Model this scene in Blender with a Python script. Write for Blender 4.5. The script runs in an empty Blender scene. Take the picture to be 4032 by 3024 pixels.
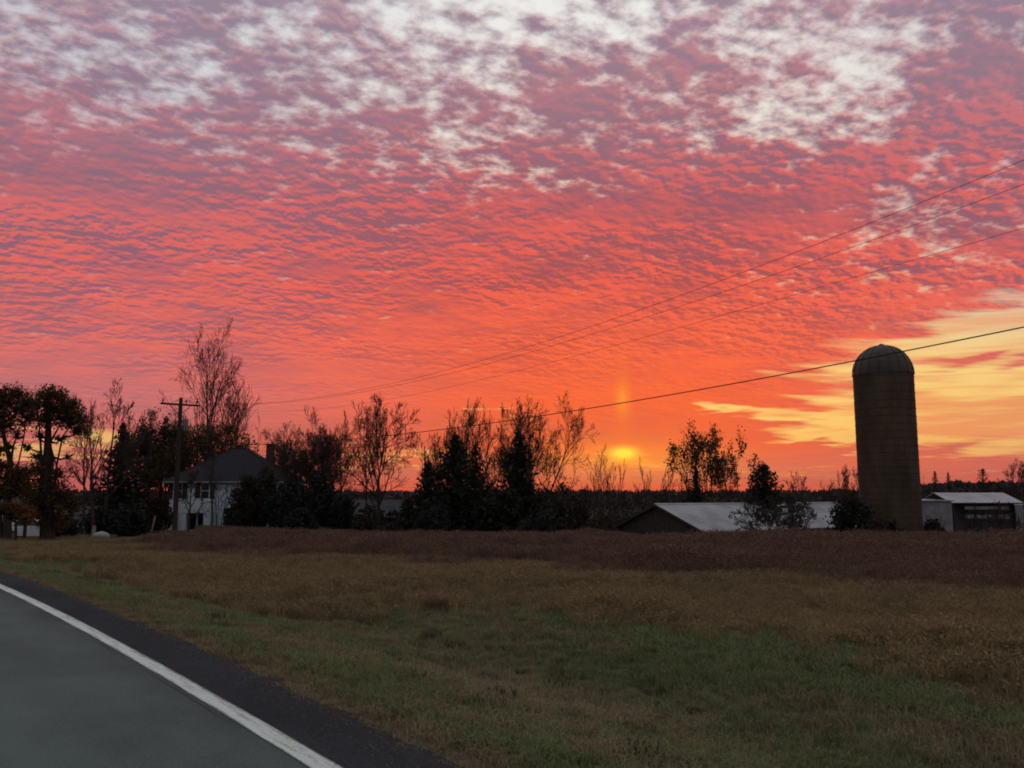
import bpy, math, random
import numpy as np
from mathutils import Vector, Matrix

# ------------------------------------------------------------------ camera
scene = bpy.context.scene
COL = scene.collection
FPX, CX, CY, EYE = 3400.0, 2016.0, 1512.0, 1.5      # focal length and centre in photo pixels, eye height
PITCH = math.atan(438.0 / FPX)
cam_data = bpy.data.cameras.new('camera')
cam_data.sensor_width = 36.0
cam_data.lens = 36.0 * FPX / 4032.0
cam_data.clip_start = 0.05
cam_data.clip_end = 12000.0
cam = bpy.data.objects.new('camera', cam_data)
COL.objects.link(cam)
cam.location = (0.0, 0.0, EYE)
cam.rotation_euler = (math.radians(90) + PITCH, 0.0, 0.0)
scene.camera = cam
scene.cycles.use_adaptive_sampling = True
scene.cycles.adaptive_threshold = 0.025
scene.cycles.max_bounces = 4
scene.cycles.filter_width = 1.9
scene.cycles.diffuse_bounces = 2
scene.cycles.transmission_bounces = 3

def ray(px, py):
    cx, cy = (px - CX) / FPX, -(py - CY) / FPX
    c, s = math.cos(PITCH), math.sin(PITCH)
    return Vector((cx, c - cy * s, s + cy * c))

def at(px, py, depth):
    """Point in the world that stands `depth` metres ahead of the camera on the line of sight to a pixel."""
    d = ray(px, py)
    return Vector((0, 0, EYE)) + d * (depth / d.y)

# ------------------------------------------------------------------ colour management
vs = scene.view_settings
vs.view_transform = 'Standard'
vs.look = 'None'
vs.exposure = 0.0
vs.gamma = 1.0
vs.use_curve_mapping = False

# ------------------------------------------------------------------ small node language
def lin(c):
    out = []
    for v in c:
        v = v / 255.0
        out.append(v / 12.92 if v <= 0.04045 else ((v + 0.055) / 1.055) ** 2.4)
    return out

class Net:
    def __init__(self, tree):
        self.t = tree
    def node(self, kind, **kw):
        n = self.t.nodes.new(kind)
        for k, v in kw.items():
            setattr(n, k, v)
        return n
    def put(self, sock, v):
        if isinstance(v, V):
            self.t.links.new(v.s, sock)
        elif v is not None:
            if sock.type == 'RGBA' and not isinstance(v, (int, float)):
                v = tuple(v)[:3] + (1.0,)
            sock.default_value = v
    def m(self, op, *a, clamp=False):
        n = self.node('ShaderNodeMath', operation=op, use_clamp=clamp)
        for i, v in enumerate(a):
            self.put(n.inputs[i], v)
        return V(self, n.outputs[0])
    def xyz(self, x, y, z=0.0):
        n = self.node('ShaderNodeCombineXYZ')
        for i, v in enumerate((x, y, z)):
            self.put(n.inputs[i], v)
        return V(self, n.outputs[0])
    def split(self, v):
        n = self.node('ShaderNodeSeparateXYZ')
        self.put(n.inputs[0], v)
        return [V(self, o) for o in n.outputs]
    def noise(self, vec, scale=1.0, detail=2.0, rough=0.5, dist=0.0, lac=2.0, dim='3D'):
        n = self.node('ShaderNodeTexNoise', noise_dimensions=dim)
        self.put(n.inputs['Vector'], vec)
        n.inputs['Scale'].default_value = scale
        n.inputs['Detail'].default_value = detail
        n.inputs['Roughness'].default_value = rough
        n.inputs['Lacunarity'].default_value = lac
        n.inputs['Distortion'].default_value = dist
        return V(self, n.outputs[0])
    def voronoi(self, vec, scale=1.0, feature='F1', smooth=0.5):
        n = self.node('ShaderNodeTexVoronoi', feature=feature)
        self.put(n.inputs['Vector'], vec)
        n.inputs['Scale'].default_value = scale
        if feature == 'SMOOTH_F1':
            n.inputs['Smoothness'].default_value = smooth
        return V(self, n.outputs['Distance'])
    def ramp(self, v, stops, interp='LINEAR'):
        n = self.node('ShaderNodeValToRGB')
        cr = n.color_ramp
        cr.interpolation = interp
        while len(cr.elements) < len(stops):
            cr.elements.new(0.5)
        for e, (p, c) in zip(cr.elements, stops):
            e.position = p
            e.color = tuple(lin(c)) + (1.0,)
        self.put(n.inputs[0], v)
        return V(self, n.outputs[0])
    def mix(self, f, a, b, blend='MIX'):
        n = self.node('ShaderNodeMix', data_type='RGBA', blend_type=blend)
        self.put(n.inputs[0], f)
        self.put(n.inputs[6], a)
        self.put(n.inputs[7], b)
        return V(self, n.outputs[2])
    def smooth(self, v, lo, hi, a=0.0, b=1.0):
        n = self.node('ShaderNodeMapRange', interpolation_type='SMOOTHSTEP')
        for i, q in enumerate((v, lo, hi, a, b)):
            self.put(n.inputs[i], q)
        return V(self, n.outputs[0])

class V:
    def __init__(self, net, s):
        self.n, self.s = net, s
    def __add__(self, o): return self.n.m('ADD', self, o)
    __radd__ = __add__
    def __mul__(self, o): return self.n.m('MULTIPLY', self, o)
    __rmul__ = __mul__
    def __sub__(self, o): return self.n.m('SUBTRACT', self, o)
    def __rsub__(self, o): return self.n.m('SUBTRACT', o, self)
    def __truediv__(self, o): return self.n.m('DIVIDE', self, o)

# ------------------------------------------------------------------ sky: dusk glow behind a broken sheet of altocumulus
SUN_A = math.atan((2450 - CX) / FPX)          # compass bearing of the sun from the view axis
SUN_E = math.radians(2.6)
world = bpy.data.worlds.new('World')
scene.world = world
world.use_nodes = True
wt = world.node_tree
world.cycles.sampling_method = 'MANUAL'
world.cycles.sample_map_resolution = 512
wt.nodes.clear()
W = Net(wt)
tc = W.node('ShaderNodeTexCoord')
dirv = V(W, tc.outputs['Generated'])
dx, dy, dz = W.split(dirv)
az = W.m('ARCTAN2', dx, dy)
el = W.m('ARCSINE', dz)
elp = W.m('MAXIMUM', el, 0.0)
q_den = W.m('MAXIMUM', dz, 0.0) + 0.07
qx, qy = dx / q_den, dy / q_den
q = W.xyz(qx, qy, 0.0)
p_den = W.m('MAXIMUM', dz, 0.0) + 0.20          # cloudlets stand tall, so they flatten less with distance than the sheet
px_, py_ = dx / p_den, dy / p_den
sun_d = W.m('ABSOLUTE', az - SUN_A)             # bearing away from the sun, 0..pi
away = W.smooth(sun_d, 0.06, 0.60)
far = W.smooth(sun_d, 0.5, 2.4)

def bear(px, py):
    d = ray(px, py).normalized()
    return math.atan2(d.x, d.y), math.asin(d.z)

warp = W.noise(q, 2.3, 2.0, 0.5, dim='2D')
warp2 = W.noise(W.xyz(qx + 7.3, qy - 4.1), 2.3, 2.0, 0.5, dim='2D')
wa = az + (warp - 0.5) * 0.10
we = el + (warp2 - 0.5) * 0.05

_turned = {}
def turned(rot):
    """Warped bearing, turned by a fixed angle; shared between patches."""
    rot = round(rot, 2)
    if rot not in _turned:
        c, s = math.cos(rot), math.sin(rot)
        _turned[rot] = W.xyz(wa * c + we * s, we * c - wa * s, 0.0) if rot else W.xyz(wa, we, 0.0)
    return _turned[rot]
def blob(px, py, rx, ry, rot=0.0, raw=False):
    """Soft patch of open or closed cloud, centred on a bearing."""
    a, e = bear(px, py)
    rot = math.copysign(0.35, rot) if abs(rot) > 0.22 else (math.copysign(0.12, rot) if abs(rot) > 0.04 else 0.0)
    rot = round(rot, 2)
    c, s = math.cos(rot), math.sin(rot)
    ua, ue = a * c + e * s, e * c - a * s
    k = 1.75 / FPX
    kx, ky = rx * k / math.cos(e), ry * k
    vm = W.node('ShaderNodeVectorMath', operation='MULTIPLY_ADD')
    W.put(vm.inputs[0], W.xyz(az, el, 0.0) if raw else turned(rot))
    vm.inputs[1].default_value = (1 / kx, 1 / ky, 0.0)
    vm.inputs[2].default_value = (-ua / kx, -ue / ky, 0.0)
    g = W.node('ShaderNodeTexGradient', gradient_type='QUADRATIC_SPHERE')
    W.t.links.new(vm.outputs[0], g.inputs[0])
    return V(W, g.outputs[1])

# fine cloudlets, their larger gathering, and streaks of thin cloud low down
rot_a = math.radians(24)
rx_ = px_ * math.cos(rot_a) + py_ * math.sin(rot_a)
ry_ = py_ * math.cos(rot_a) - px_ * math.sin(rot_a)
SX, SY = math.sin(SUN_A), math.cos(SUN_A)
def lets(ox, oy):
    v = W.xyz(rx_ * 0.85 + ox, ry_ * 1.0 + oy, 0.0)
    return W.noise(v, 30.0, 3.2, 0.55, dim='2D'), W.noise(v, 11.5, 2.0, 0.5, dim='2D')
f0, m0 = lets(0.0, 0.0)
f1, m1 = lets(SX * 0.011, SY * 0.011)
big = W.noise(q, 1.5, 2.0, 0.5, dim='2D')
veil = W.noise(W.xyz(qx * 0.8 + 9.0, qy + 2.0), 2.6, 3.0, 0.55, dim='2D')
streak = W.noise(W.xyz(az * 5.0 + el * 9.0, el * 62.0 + az * 6.0), 1.0, 4.0, 0.55, dim='2D')
low = W.smooth(el, 0.17, 0.04)                 # 1 near the horizon
fade = W.smooth(el, 0.05, 0.22)                # cloudlets get too small to see towards the horizon

holes = None
for b, amp in (
    ((1940, -20, 380, 320, 0.0), 1.25),        # pale gap at the top
    ((1560, 300, 460, 150, -0.45), 0.46),
    ((1800, 570, 320, 90, 0.25), 0.66),
    ((1950, 690, 170, 80, 0.0), 0.42),
    ((1150, 470, 260, 100, -0.35), 0.36),
    ((60, 90, 420, 180, 0.0), 0.26),
    ((600, 200, 560, 160, -0.15), 0.14),
    ((300, 430, 600, 110, 0.0), 0.12),
    ((900, 560, 500, 90, -0.1), 0.22),
    ((2550, 60, 400, 180, 0.0), 0.26),
    ((3330, 280, 280, 350, 0.35), 0.88),
    ((3000, 520, 380, 100, -0.25), 0.32),
    ((3650, 820, 560, 170, 0.35), 0.66),
    ((3950, 1020, 460, 190, 0.2), 0.62),
    ((3250, 1000, 300, 80, 0.30), 0.30),
    ((3100, 160, 700, 260, 0.0), 0.16),
):
    g = blob(*b) * amp
    holes = g if holes is None else holes + g
lids = None
for b, amp in (
    ((3980, 330, 330, 420, 0.0), 0.40),        # closed grey cloud, upper right
    ((2250, 330, 460, 200, 0.2), 0.22),
    ((700, 850, 900, 330, 0.0), 0.15),
    ((2500, 900, 900, 420, 0.0), 0.22),
    ((3000, 750, 500, 160, 0.0), 0.16),
):
    g = blob(*b) * amp
    lids = g if lids is None else lids + g
openup = W.smooth(el, 0.25, 0.46)              # the sheet thins out overhead
cover = (1.06 - openup * 0.33 - holes * 0.66 + lids + (big - 0.5) * 0.3 + (veil - 0.5) * 0.5 * openup
         + (m0 - 0.5) * 1.15 * fade + (f0 - 0.5) * 1.35 * fade)
cloud_hi = W.smooth(cover, -0.06, 0.86)

# the clear yellow reach in the lower right and the long slits above the horizon
lowclear = (blob(3880, 1570, 700, 250, 0.0) * 1.45 + blob(3950, 1290, 640, 100, 0.10) * 1.15 + blob(3350, 1690, 400, 75, 0.05) * 1.0
            + blob(2760, 1617, 110, 22, 0.0) * 0.9 + blob(3020, 1635, 210, 32, 0.0) * 0.75 + blob(4400, 1480, 560, 330, 0.0) * 0.7)
lowlid = (blob(4030, 1390, 330, 40, 0.12) * 0.9 + blob(3150, 1790, 360, 66, -0.1) * 0.6 + blob(3900, 1860, 600, 50, 0.0) * 0.6)
slits = (blob(1400, 1800, 1200, 46, 0.0) * 0.85 + blob(150, 1755, 460, 55, 0.05) * 1.05 + blob(2430, 1835, 660, 50, 0.0) * 0.80
         + blob(1960, 1605, 130, 18, 0.0) * 0.7 + blob(3150, 1862, 460, 30, 0.0) * 0.8)
reach = W.smooth(lowclear + slits, 0.02, 0.25)
clear_low = W.smooth(lowclear - lowlid + slits * 0.9 + (streak - 0.5) * 1.7 * reach, 0.32, 0.86)
cloud = cloud_hi * (1.0 - clear_low)

E1 = W.m('MULTIPLY', elp, 1.0 / math.radians(60), clamp=True)
def stops(*s):
    return [(math.radians(e) / math.radians(60), c) for e, c in s]
clear_sun = W.ramp(E1, stops((0, (226, 110, 72)), (1.4, (244, 160, 84)), (4, (255, 198, 104)), (8, (255, 212, 124)), (12, (252, 228, 172)),
                             (18, (244, 230, 208)), (28, (244, 240, 234)), (42, (226, 234, 236)), (60, (208, 224, 232))))
clear_away = W.ramp(E1, stops((0, (196, 112, 92)), (2, (226, 166, 106)), (5, (246, 200, 118)), (8, (244, 206, 134)), (12, (206, 180, 172)), (20, (208, 200, 204)),
                              (30, (214, 218, 222)), (42, (222, 232, 236)), (60, (206, 224, 232))))
clear = W.mix(away, clear_sun, clear_away)
lit_sun = W.ramp(E1, stops((0, (226, 84, 56)), (1.5, (236, 112, 76)), (3.5, (246, 96, 52)), (6, (255, 102, 54)), (10, (252, 102, 66)), (14, (242, 96, 76)),
                           (19, (222, 98, 92)), (24, (192, 116, 122)), (30, (184, 140, 150)), (45, (190, 188, 192)), (60, (186, 196, 202))))
lit_away = W.ramp(E1, stops((0, (214, 92, 80)), (3, (212, 106, 92)), (6, (216, 116, 112)), (10, (232, 108, 96)), (14, (228, 104, 94)),
                            (19, (208, 108, 112)), (24, (184, 126, 138)), (30, (176, 146, 160)), (45, (186, 188, 192)), (60, (186, 196, 202))))
sha_sun = W.ramp(E1, stops((0, (176, 82, 66)), (1.5, (190, 108, 90)), (3.5, (206, 100, 74)), (6, (230, 92, 60)), (10, (204, 84, 70)), (14, (166, 82, 86)),
                           (19, (154, 92, 104)), (24, (154, 114, 128)), (30, (156, 132, 148)), (45, (156, 162, 168)), (60, (160, 174, 180))))
sha_away = W.ramp(E1, stops((0, (160, 92, 92)), (3, (172, 104, 104)), (6, (176, 108, 114)), (10, (160, 98, 112)), (14, (146, 96, 114)),
                            (19, (146, 106, 122)), (24, (148, 122, 140)), (30, (150, 136, 154)), (45, (154, 162, 168)), (60, (160, 174, 180))))
lit = W.mix(away, lit_sun, lit_away)
sha = W.mix(away, sha_sun, sha_away)
rough_ = W.noise(W.xyz(qx * 0.7 - 5.0, qy * 0.9 + 11.0), 2.0, 2.0, 0.5, dim='2D')
relief = ((f1 - f0) * 3.0 + (m1 - m0) * 2.6) * W.smooth(rough_, 0.30, 0.68, 0.35, 1.5)
lowband = W.noise(W.xyz(az * 3.0 + 3.0, el * 30.0), 1.0, 3.0, 0.55, dim='2D')
thick = W.smooth(cover, 0.55, 1.35)
glow_t = (0.60 - 0.16 * W.smooth(el, 0.16, 0.36) + relief * (0.25 + fade * 0.95) + (veil - 0.5) * 1.9 * (0.4 + fade * 0.6) - thick * openup * 0.3
          + (lowband - 0.5) * 1.1 * low)
glow_t = W.m('MAXIMUM', W.m('MINIMUM', glow_t, 1.0), 0.0)
ccol = W.mix(glow_t, sha, lit)
# cloud on the side away from the sun greys out
ccol = W.mix(far * 0.85, ccol, W.ramp(E1, stops((0, (126, 126, 136)), (15, (150, 150, 156)), (35, (158, 168, 174)), (60, (160, 174, 180)))))
clear = W.mix(far * 0.9, clear, W.ramp(E1, stops((0, (132, 138, 150)), (8, (168, 172, 178)), (20, (186, 202, 210)), (60, (204, 222, 230)))))
tint = W.noise(W.xyz(az * 4.0 + el * 5.0, el * 48.0, 3.0), 1.0, 3.0, 0.6, dim='2D')
clear = W.mix(W.smooth(tint, 0.42, 0.66) * W.smooth(el, 0.26, 0.12) * 0.8, clear, W.mix(away, lin((246, 142, 84)), lin((226, 136, 96))))
skyc = W.mix(cloud, clear, ccol)

# the sun's own light through the thin cloud near the horizon, and the faint pillar above it
spot = blob(2455, 1785, 56, 26, raw=True)
spot2 = blob(2470, 1805, 380, 80, raw=True)
pillar = blob(2452, 1570, 30, 66, raw=True)
shaft = blob(2452, 1620, 52, 300, raw=True)
skyc = W.mix(spot2 * 0.85, skyc, lin((255, 150, 48)))
skyc = W.mix(shaft * 0.30, skyc, lin((255, 120, 44)))
skyc = W.mix(pillar * 0.75, skyc, lin((255, 158, 48)))
core = W.m('MINIMUM', spot * 1.8, 1.0)
skyc = W.mix(core, skyc, lin((255, 226, 70)))
# below the horizon: dark land
skyc = W.mix(W.smooth(el, 0.0, -0.02), skyc, lin((40, 34, 32)))

nish = W.node('ShaderNodeTexSky', sky_type='NISHITA', sun_disc=False, sun_elevation=SUN_E, sun_rotation=SUN_A,
              altitude=200.0, air_density=1.0, dust_density=2.0, ozone_density=1.0)
bg1 = W.node('ShaderNodeBackground')
W.t.links.new(nish.outputs[0], bg1.inputs[0])
bg1.inputs[1].default_value = 0.05
bg2 = W.node('ShaderNodeBackground')
W.put(bg2.inputs[0], skyc)
bg2.inputs[1].default_value = 1.0
addsh = W.node('ShaderNodeMixShader')
addsh.inputs[0].default_value = 0.97
W.t.links.new(bg1.outputs[0], addsh.inputs[1])
W.t.links.new(bg2.outputs[0], addsh.inputs[2])
wo = W.node('ShaderNodeOutputWorld')
W.t.links.new(addsh.outputs[0], wo.inputs[0])

# ------------------------------------------------------------------ sun: low and nearly spent behind the cloud
sun_data = bpy.data.lights.new('sun', 'SUN')
sun_data.energy = 0.35
sun_data.angle = math.radians(10)
sun_data.color = (1.0, 0.42, 0.18)
sun = bpy.data.objects.new('sun', sun_data)
COL.objects.link(sun)
sdir = Vector((math.sin(SUN_A) * math.cos(SUN_E), math.cos(SUN_A) * math.cos(SUN_E), math.sin(SUN_E)))
sun.rotation_euler = sdir.to_track_quat('Z', 'Y').to_euler()
sun.location = (20, 150, 20)

# ------------------------------------------------------------------ land
rng = np.random.default_rng(7)
random.seed(7)
RA = math.radians(36.2)                        # the road runs off to the left of the view axis
RD = (-math.sin(RA), math.cos(RA))             # along the road
RN = (math.cos(RA), math.sin(RA))              # across it, away from the camera
_p = ray(931, 2811)
_t = -EYE / _p.z
LU = _p.x * _t * RN[0] + _p.y * _t * RN[1]     # the edge line's distance from the camera

def ss(a, b, x):
    t = np.clip((np.asarray(x, float) - a) / (b - a), 0, 1)
    return t * t * (3 - 2 * t)

def vnoise(x, y, seed=0):
    """Smooth value noise, 0..1."""
    x, y = np.asarray(x, float), np.asarray(y, float)
    xi, yi = np.floor(x), np.floor(y)
    fx, fy = x - xi, y - yi
    fx, fy = fx * fx * (3 - 2 * fx), fy * fy * (3 - 2 * fy)
    def h(a, b):
        v = np.sin(a * 127.1 + b * 311.7 + seed * 74.7) * 43758.5453
        return v - np.floor(v)
    a, b, c, d = h(xi, yi), h(xi + 1, yi), h(xi, yi + 1), h(xi + 1, yi + 1)
    return (a * (1 - fx) + b * fx) * (1 - fy) + (c * (1 - fx) + d * fx) * fy

BEND = 0.0024
def bend(v):
    """The road swings gently to the left ahead."""
    w = np.clip(np.asarray(v, float) - 5.0, 0, 30)
    return -BEND * w * w - 2 * BEND * 30 * np.clip(np.asarray(v, float) - 35.0, 0, None)

def UV(x, y):
    v = x * RD[0] + y * RD[1]
    return x * RN[0] + y * RN[1] - LU - bend(v), v

def XY(u, v):
    b = u + LU + bend(v)
    return b * RN[0] + v * RD[0], b * RN[1] + v * RD[1]

def node_uv(n, x, y):
    """The same road coordinates inside a material."""
    v = x * RD[0] + y * RD[1]
    w = n.m('MINIMUM', n.m('MAXIMUM', v - 5.0, 0.0), 30.0)
    f = n.m('MAXIMUM', v - 35.0, 0.0)
    return x * RN[0] + y * RN[1] - LU + w * w * BEND + f * (2 * BEND * 30), v

def road_z(x, y):
    return -1.3 * ss(14, 75, y)

def ground_z(x, y):
    x, y = np.asarray(x, float), np.asarray(y, float)
    u, v = UV(x, y)
    z = road_z(x, y)
    side = ss(0.45, 4.0, u) + ss(-7.5, -11.0, u)
    z = z - 0.055 - 0.5 * side - 0.16 * np.exp(-((u - 4.6) / 1.1) ** 2)
    z = z + 0.10 * (vnoise(x * 0.35, y * 0.35, 1) - 0.5) * ss(0.8, 3, u) + 0.035 * (vnoise(x * 1.6, y * 1.6, 2) - 0.5) * ss(0.6, 1.5, u)
    z = z - 2.0 * ss(48, 82, y) * ss(-22, 2, x)
    z = z - 4.0 * ss(115, 380, y)
    z = z + 9.0 * ss(0.30, 0.52, x / np.maximum(y, 1.0)) * ss(160, 420, y)
    return z

def gz(x, y):
    return float(ground_z(x, y))

# ------------------------------------------------------------------ materials
def material(name, a, b=None, scale=4.0, rough=0.85, bump=0.0, bscale=None, spec=0.2, metal=0.0, detail=4.0, trans=0.0, rand=0.0, coords='Object', stretch=None):
    m = bpy.data.materials.new(name)
    m.use_nodes = True
    t = m.node_tree
    n = Net(t)
    bs = t.nodes['Principled BSDF']
    bs.inputs['Roughness'].default_value = rough
    bs.inputs['Specular IOR Level'].default_value = spec
    bs.inputs['Metallic'].default_value = metal
    co = V(n, n.node('ShaderNodeTexCoord').outputs[coords])
    if stretch:
        mp = n.node('ShaderNodeMapping')
        n.put(mp.inputs[0], co)
        mp.inputs['Scale'].default_value = stretch
        co = V(n, mp.outputs[0])
    b = b or tuple(v * 0.75 for v in a)
    nz = n.noise(co, scale, detail, 0.6)
    c = n.mix(n.smooth(nz, 0.3, 0.7), tuple(a), tuple(b))
    if rand:
        oi = V(n, n.node('ShaderNodeObjectInfo').outputs['Random'])
        hs = n.node('ShaderNodeHueSaturation')
        n.put(hs.inputs['Hue'], 0.5 + (oi - 0.5) * 0.05 * rand)
        n.put(hs.inputs['Value'], 1.0 + (oi - 0.5) * 0.9 * rand)
        n.put(hs.inputs['Color'], c)
        c = V(n, hs.outputs[0])
    n.put(bs.inputs['Base Color'], c)
    if bump:
        bp = n.node('ShaderNodeBump')
        bp.inputs['Strength'].default_value = bump
        bp.inputs['Distance'].default_value = 0.03
        n.put(bp.inputs['Height'], n.noise(co, bscale or scale * 4, 4.0, 0.6))
        t.links.new(bp.outputs[0], bs.inputs['Normal'])
    if trans:
        tr = n.node('ShaderNodeBsdfTranslucent')
        n.put(tr.inputs[0], c)
        mx = n.node('ShaderNodeMixShader')
        mx.inputs[0].default_value = trans
        t.links.new(bs.outputs[0], mx.inputs[1])
        t.links.new(tr.outputs[0], mx.inputs[2])
        t.links.new(mx.outputs[0], t.nodes['Material Output'].inputs[0])
    return m

M = {}
M['bark'] = material('bark', (0.060, 0.046, 0.038), (0.030, 0.024, 0.020), 3.0, 0.9, 0.5, 9.0)
M['twig'] = material('twig', (0.070, 0.048, 0.040), (0.040, 0.028, 0.024), 2.0, 0.9)
M['pale_bark'] = material('pale_bark', (0.13, 0.10, 0.085), (0.07, 0.055, 0.045), 3.0, 0.9, 0.4, 9.0)
M['needle'] = material('needle', (0.016, 0.018, 0.013), (0.022, 0.024, 0.015), 1.2, 0.8, trans=0.1)
M['evergreen'] = material('evergreen_leaf', (0.014, 0.020, 0.015), (0.020, 0.026, 0.018), 1.0, 0.7, trans=0.1)
M['oak_leaf'] = material('brown_leaf', (0.105, 0.062, 0.028), (0.060, 0.050, 0.022), 0.7, 0.8, trans=0.25)
M['olive_leaf'] = material('olive_leaf', (0.085, 0.062, 0.026), (0.120, 0.062, 0.022), 0.6, 0.8, trans=0.3)
M['ochre_leaf'] = material('ochre_leaf', (0.20, 0.085, 0.022), (0.13, 0.06, 0.02), 0.9, 0.8, trans=0.45)
M['dull_leaf'] = material('dull_leaf', (0.046, 0.030, 0.022), (0.030, 0.025, 0.018), 0.9, 0.85, trans=0.2)
M['siding'] = material('white_siding', (0.58, 0.64, 0.70), (0.42, 0.47, 0.52), 1.2, 0.7, 0.2, 8.0, stretch=(1, 1, 4))
M['trim'] = material('white_trim', (0.66, 0.68, 0.70), (0.54, 0.56, 0.58), 3.0, 0.6)
M['shingle'] = material('dark_shingle', (0.028, 0.021, 0.027), (0.018, 0.014, 0.018), 2.5, 0.9, 0.4, 14.0)
M['shutter'] = material('dark_red_shutter', (0.050, 0.016, 0.018), (0.036, 0.014, 0.014), 5.0, 0.7)
M['glass'] = material('window_glass', (0.012, 0.014, 0.017), (0.016, 0.016, 0.018), 3.0, 0.08, spec=0.5)
M['brick'] = material('old_brick', (0.13, 0.055, 0.04), (0.08, 0.04, 0.03), 6.0, 0.9, 0.3)
M['metal_roof'] = material('pale_metal_roof', (0.44, 0.405, 0.415), (0.27, 0.245, 0.25), 0.35, 0.5, spec=0.4, detail=6.0)
M['barn_wood'] = material('weathered_board', (0.080, 0.060, 0.055), (0.045, 0.034, 0.032), 2.0, 0.9, 0.3, stretch=(4, 4, 0.6))
M['concrete'] = material('stained_concrete', (0.100, 0.070, 0.046), (0.054, 0.038, 0.025), 0.55, 0.9, 0.3, 6.0, detail=6.0, stretch=(1.3, 1.3, 0.45))
M['galvanised'] = material('rusted_dome_sheet', (0.058, 0.041, 0.028), (0.034, 0.024, 0.017), 1.2, 0.55, spec=0.35)
M['hoop'] = material('rusty_hoop', (0.090, 0.063, 0.041), (0.05, 0.035, 0.024), 3.0, 0.7)
M['wire'] = material('wire_black', (0.020, 0.017, 0.016), (0.028, 0.022, 0.020), 2.0, 0.6)
M['pole'] = material('creosote_wood', (0.055, 0.036, 0.028), (0.032, 0.022, 0.018), 4.0, 0.9, 0.4, stretch=(3, 3, 0.4))
M['ceramic'] = material('glazed_insulator', (0.10, 0.075, 0.06), (0.07, 0.05, 0.04), 4.0, 0.3, spec=0.5)
M['grey_metal'] = material('grey_tank_metal', (0.16, 0.16, 0.16), (0.12, 0.12, 0.12), 3.0, 0.5, spec=0.4)
M['white_paint'] = material('white_car_paint', (0.60, 0.62, 0.64), (0.55, 0.57, 0.60), 1.0, 0.25, spec=0.5)
M['tyre'] = material('tyre_rubber', (0.018, 0.018, 0.018), (0.025, 0.025, 0.025), 5.0, 0.9)
M['stone'] = material('pale_stone', (0.40, 0.40, 0.39), (0.28, 0.28, 0.27), 2.0, 0.9, 0.4)
M['pale_wood'] = material('pale_wood', (0.36, 0.28, 0.20), (0.26, 0.20, 0.15), 3.0, 0.9)
M['dull_wall'] = material('dull_grey_boards', (0.26, 0.25, 0.265), (0.17, 0.165, 0.175), 1.0, 0.9)
M['dark_roof'] = material('dark_grey_roofing', (0.085, 0.082, 0.088), (0.06, 0.057, 0.06), 1.5, 0.9)
M['dim_roof'] = material('mauve_shingle', (0.090, 0.066, 0.078), (0.06, 0.045, 0.055), 2.5, 0.9, 0.3)
M['far_wood'] = material('far_wood', (0.075, 0.055, 0.052), (0.050, 0.040, 0.038), 0.05, 0.9, trans=0.1)
M['grass'] = material('grass_blade', (0.148, 0.190, 0.078), (0.220, 0.216, 0.100), 0.35, 0.75, trans=0.3, rand=0.55)
M['straw'] = material('straw_blade', (0.30, 0.235, 0.140), (0.215, 0.165, 0.095), 0.6, 0.85, trans=0.3, rand=0.7)
M['tan_grass'] = material('tan_grass_blade', (0.285, 0.205, 0.106), (0.200, 0.138, 0.072), 0.3, 0.85, trans=0.3, rand=0.7)
M['weed'] = material('dead_weed_stalk', (0.180, 0.100, 0.072), (0.138, 0.090, 0.060), 0.4, 0.9, trans=0.15, rand=0.7)
M['dark_weed'] = material('dark_weed', (0.095, 0.090, 0.045), (0.07, 0.058, 0.034), 0.4, 0.9, trans=0.15, rand=0.6)

def ground_material():
    m = bpy.data.materials.new('field_ground')
    m.use_nodes = True
    t = m.node_tree
    n = Net(t)
    bs = t.nodes['Principled BSDF']
    bs.inputs['Roughness'].default_value = 0.95
    bs.inputs['Specular IOR Level'].default_value = 0.1
    co = V(n, n.node('ShaderNodeTexCoord').outputs['Object'])
    x, y, z = n.split(co)
    u, _v = node_uv(n, x, y)
    patch = n.noise(co, 0.6, 4.0, 0.6)
    fine = n.noise(co, 9.0, 5.0, 0.65)
    green = n.mix(n.smooth(fine, 0.3, 0.7), (0.066, 0.078, 0.030), (0.110, 0.110, 0.046))
    green = n.mix(n.smooth(patch, 0.45, 0.7) * 0.7, green, (0.105, 0.082, 0.045))
    tan = n.mix(n.smooth(fine, 0.3, 0.7), (0.100, 0.066, 0.030), (0.150, 0.098, 0.046))
    brown = n.mix(n.smooth(fine, 0.3, 0.7), (0.042, 0.026, 0.020), (0.070, 0.042, 0.030))
    dirt = n.mix(n.smooth(fine, 0.3, 0.7), (0.115, 0.080, 0.050), (0.170, 0.120, 0.076))
    edge = (y + x * 0.74) + (patch - 0.5) * 3.0 - n.m('MAXIMUM', -8.0 - x, 0.0) * 0.55
    c = n.mix(n.smooth(edge, 14.5, 17.0), green, tan)
    c = n.mix(n.smooth(edge, 21.5, 24.0), c, brown)
    farf = n.smooth(y, 60.0, 110.0)
    c = n.mix(farf, c, n.mix(n.smooth(n.noise(co, 0.02, 3.0), 0.4, 0.6), (0.06, 0.052, 0.028), (0.085, 0.062, 0.036)))
    c = n.mix(n.smooth(u + (patch - 0.5) * 0.4, 1.15, 0.75), c, dirt)
    n.put(bs.inputs['Base Color'], c)
    bp = n.node('ShaderNodeBump')
    bp.inputs['Strength'].default_value = 0.7
    bp.inputs['Distance'].default_value = 0.05
    n.put(bp.inputs['Height'], n.noise(co, 14.0, 5.0, 0.65))
    t.links.new(bp.outputs[0], bs.inputs['Normal'])
    return m

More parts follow.
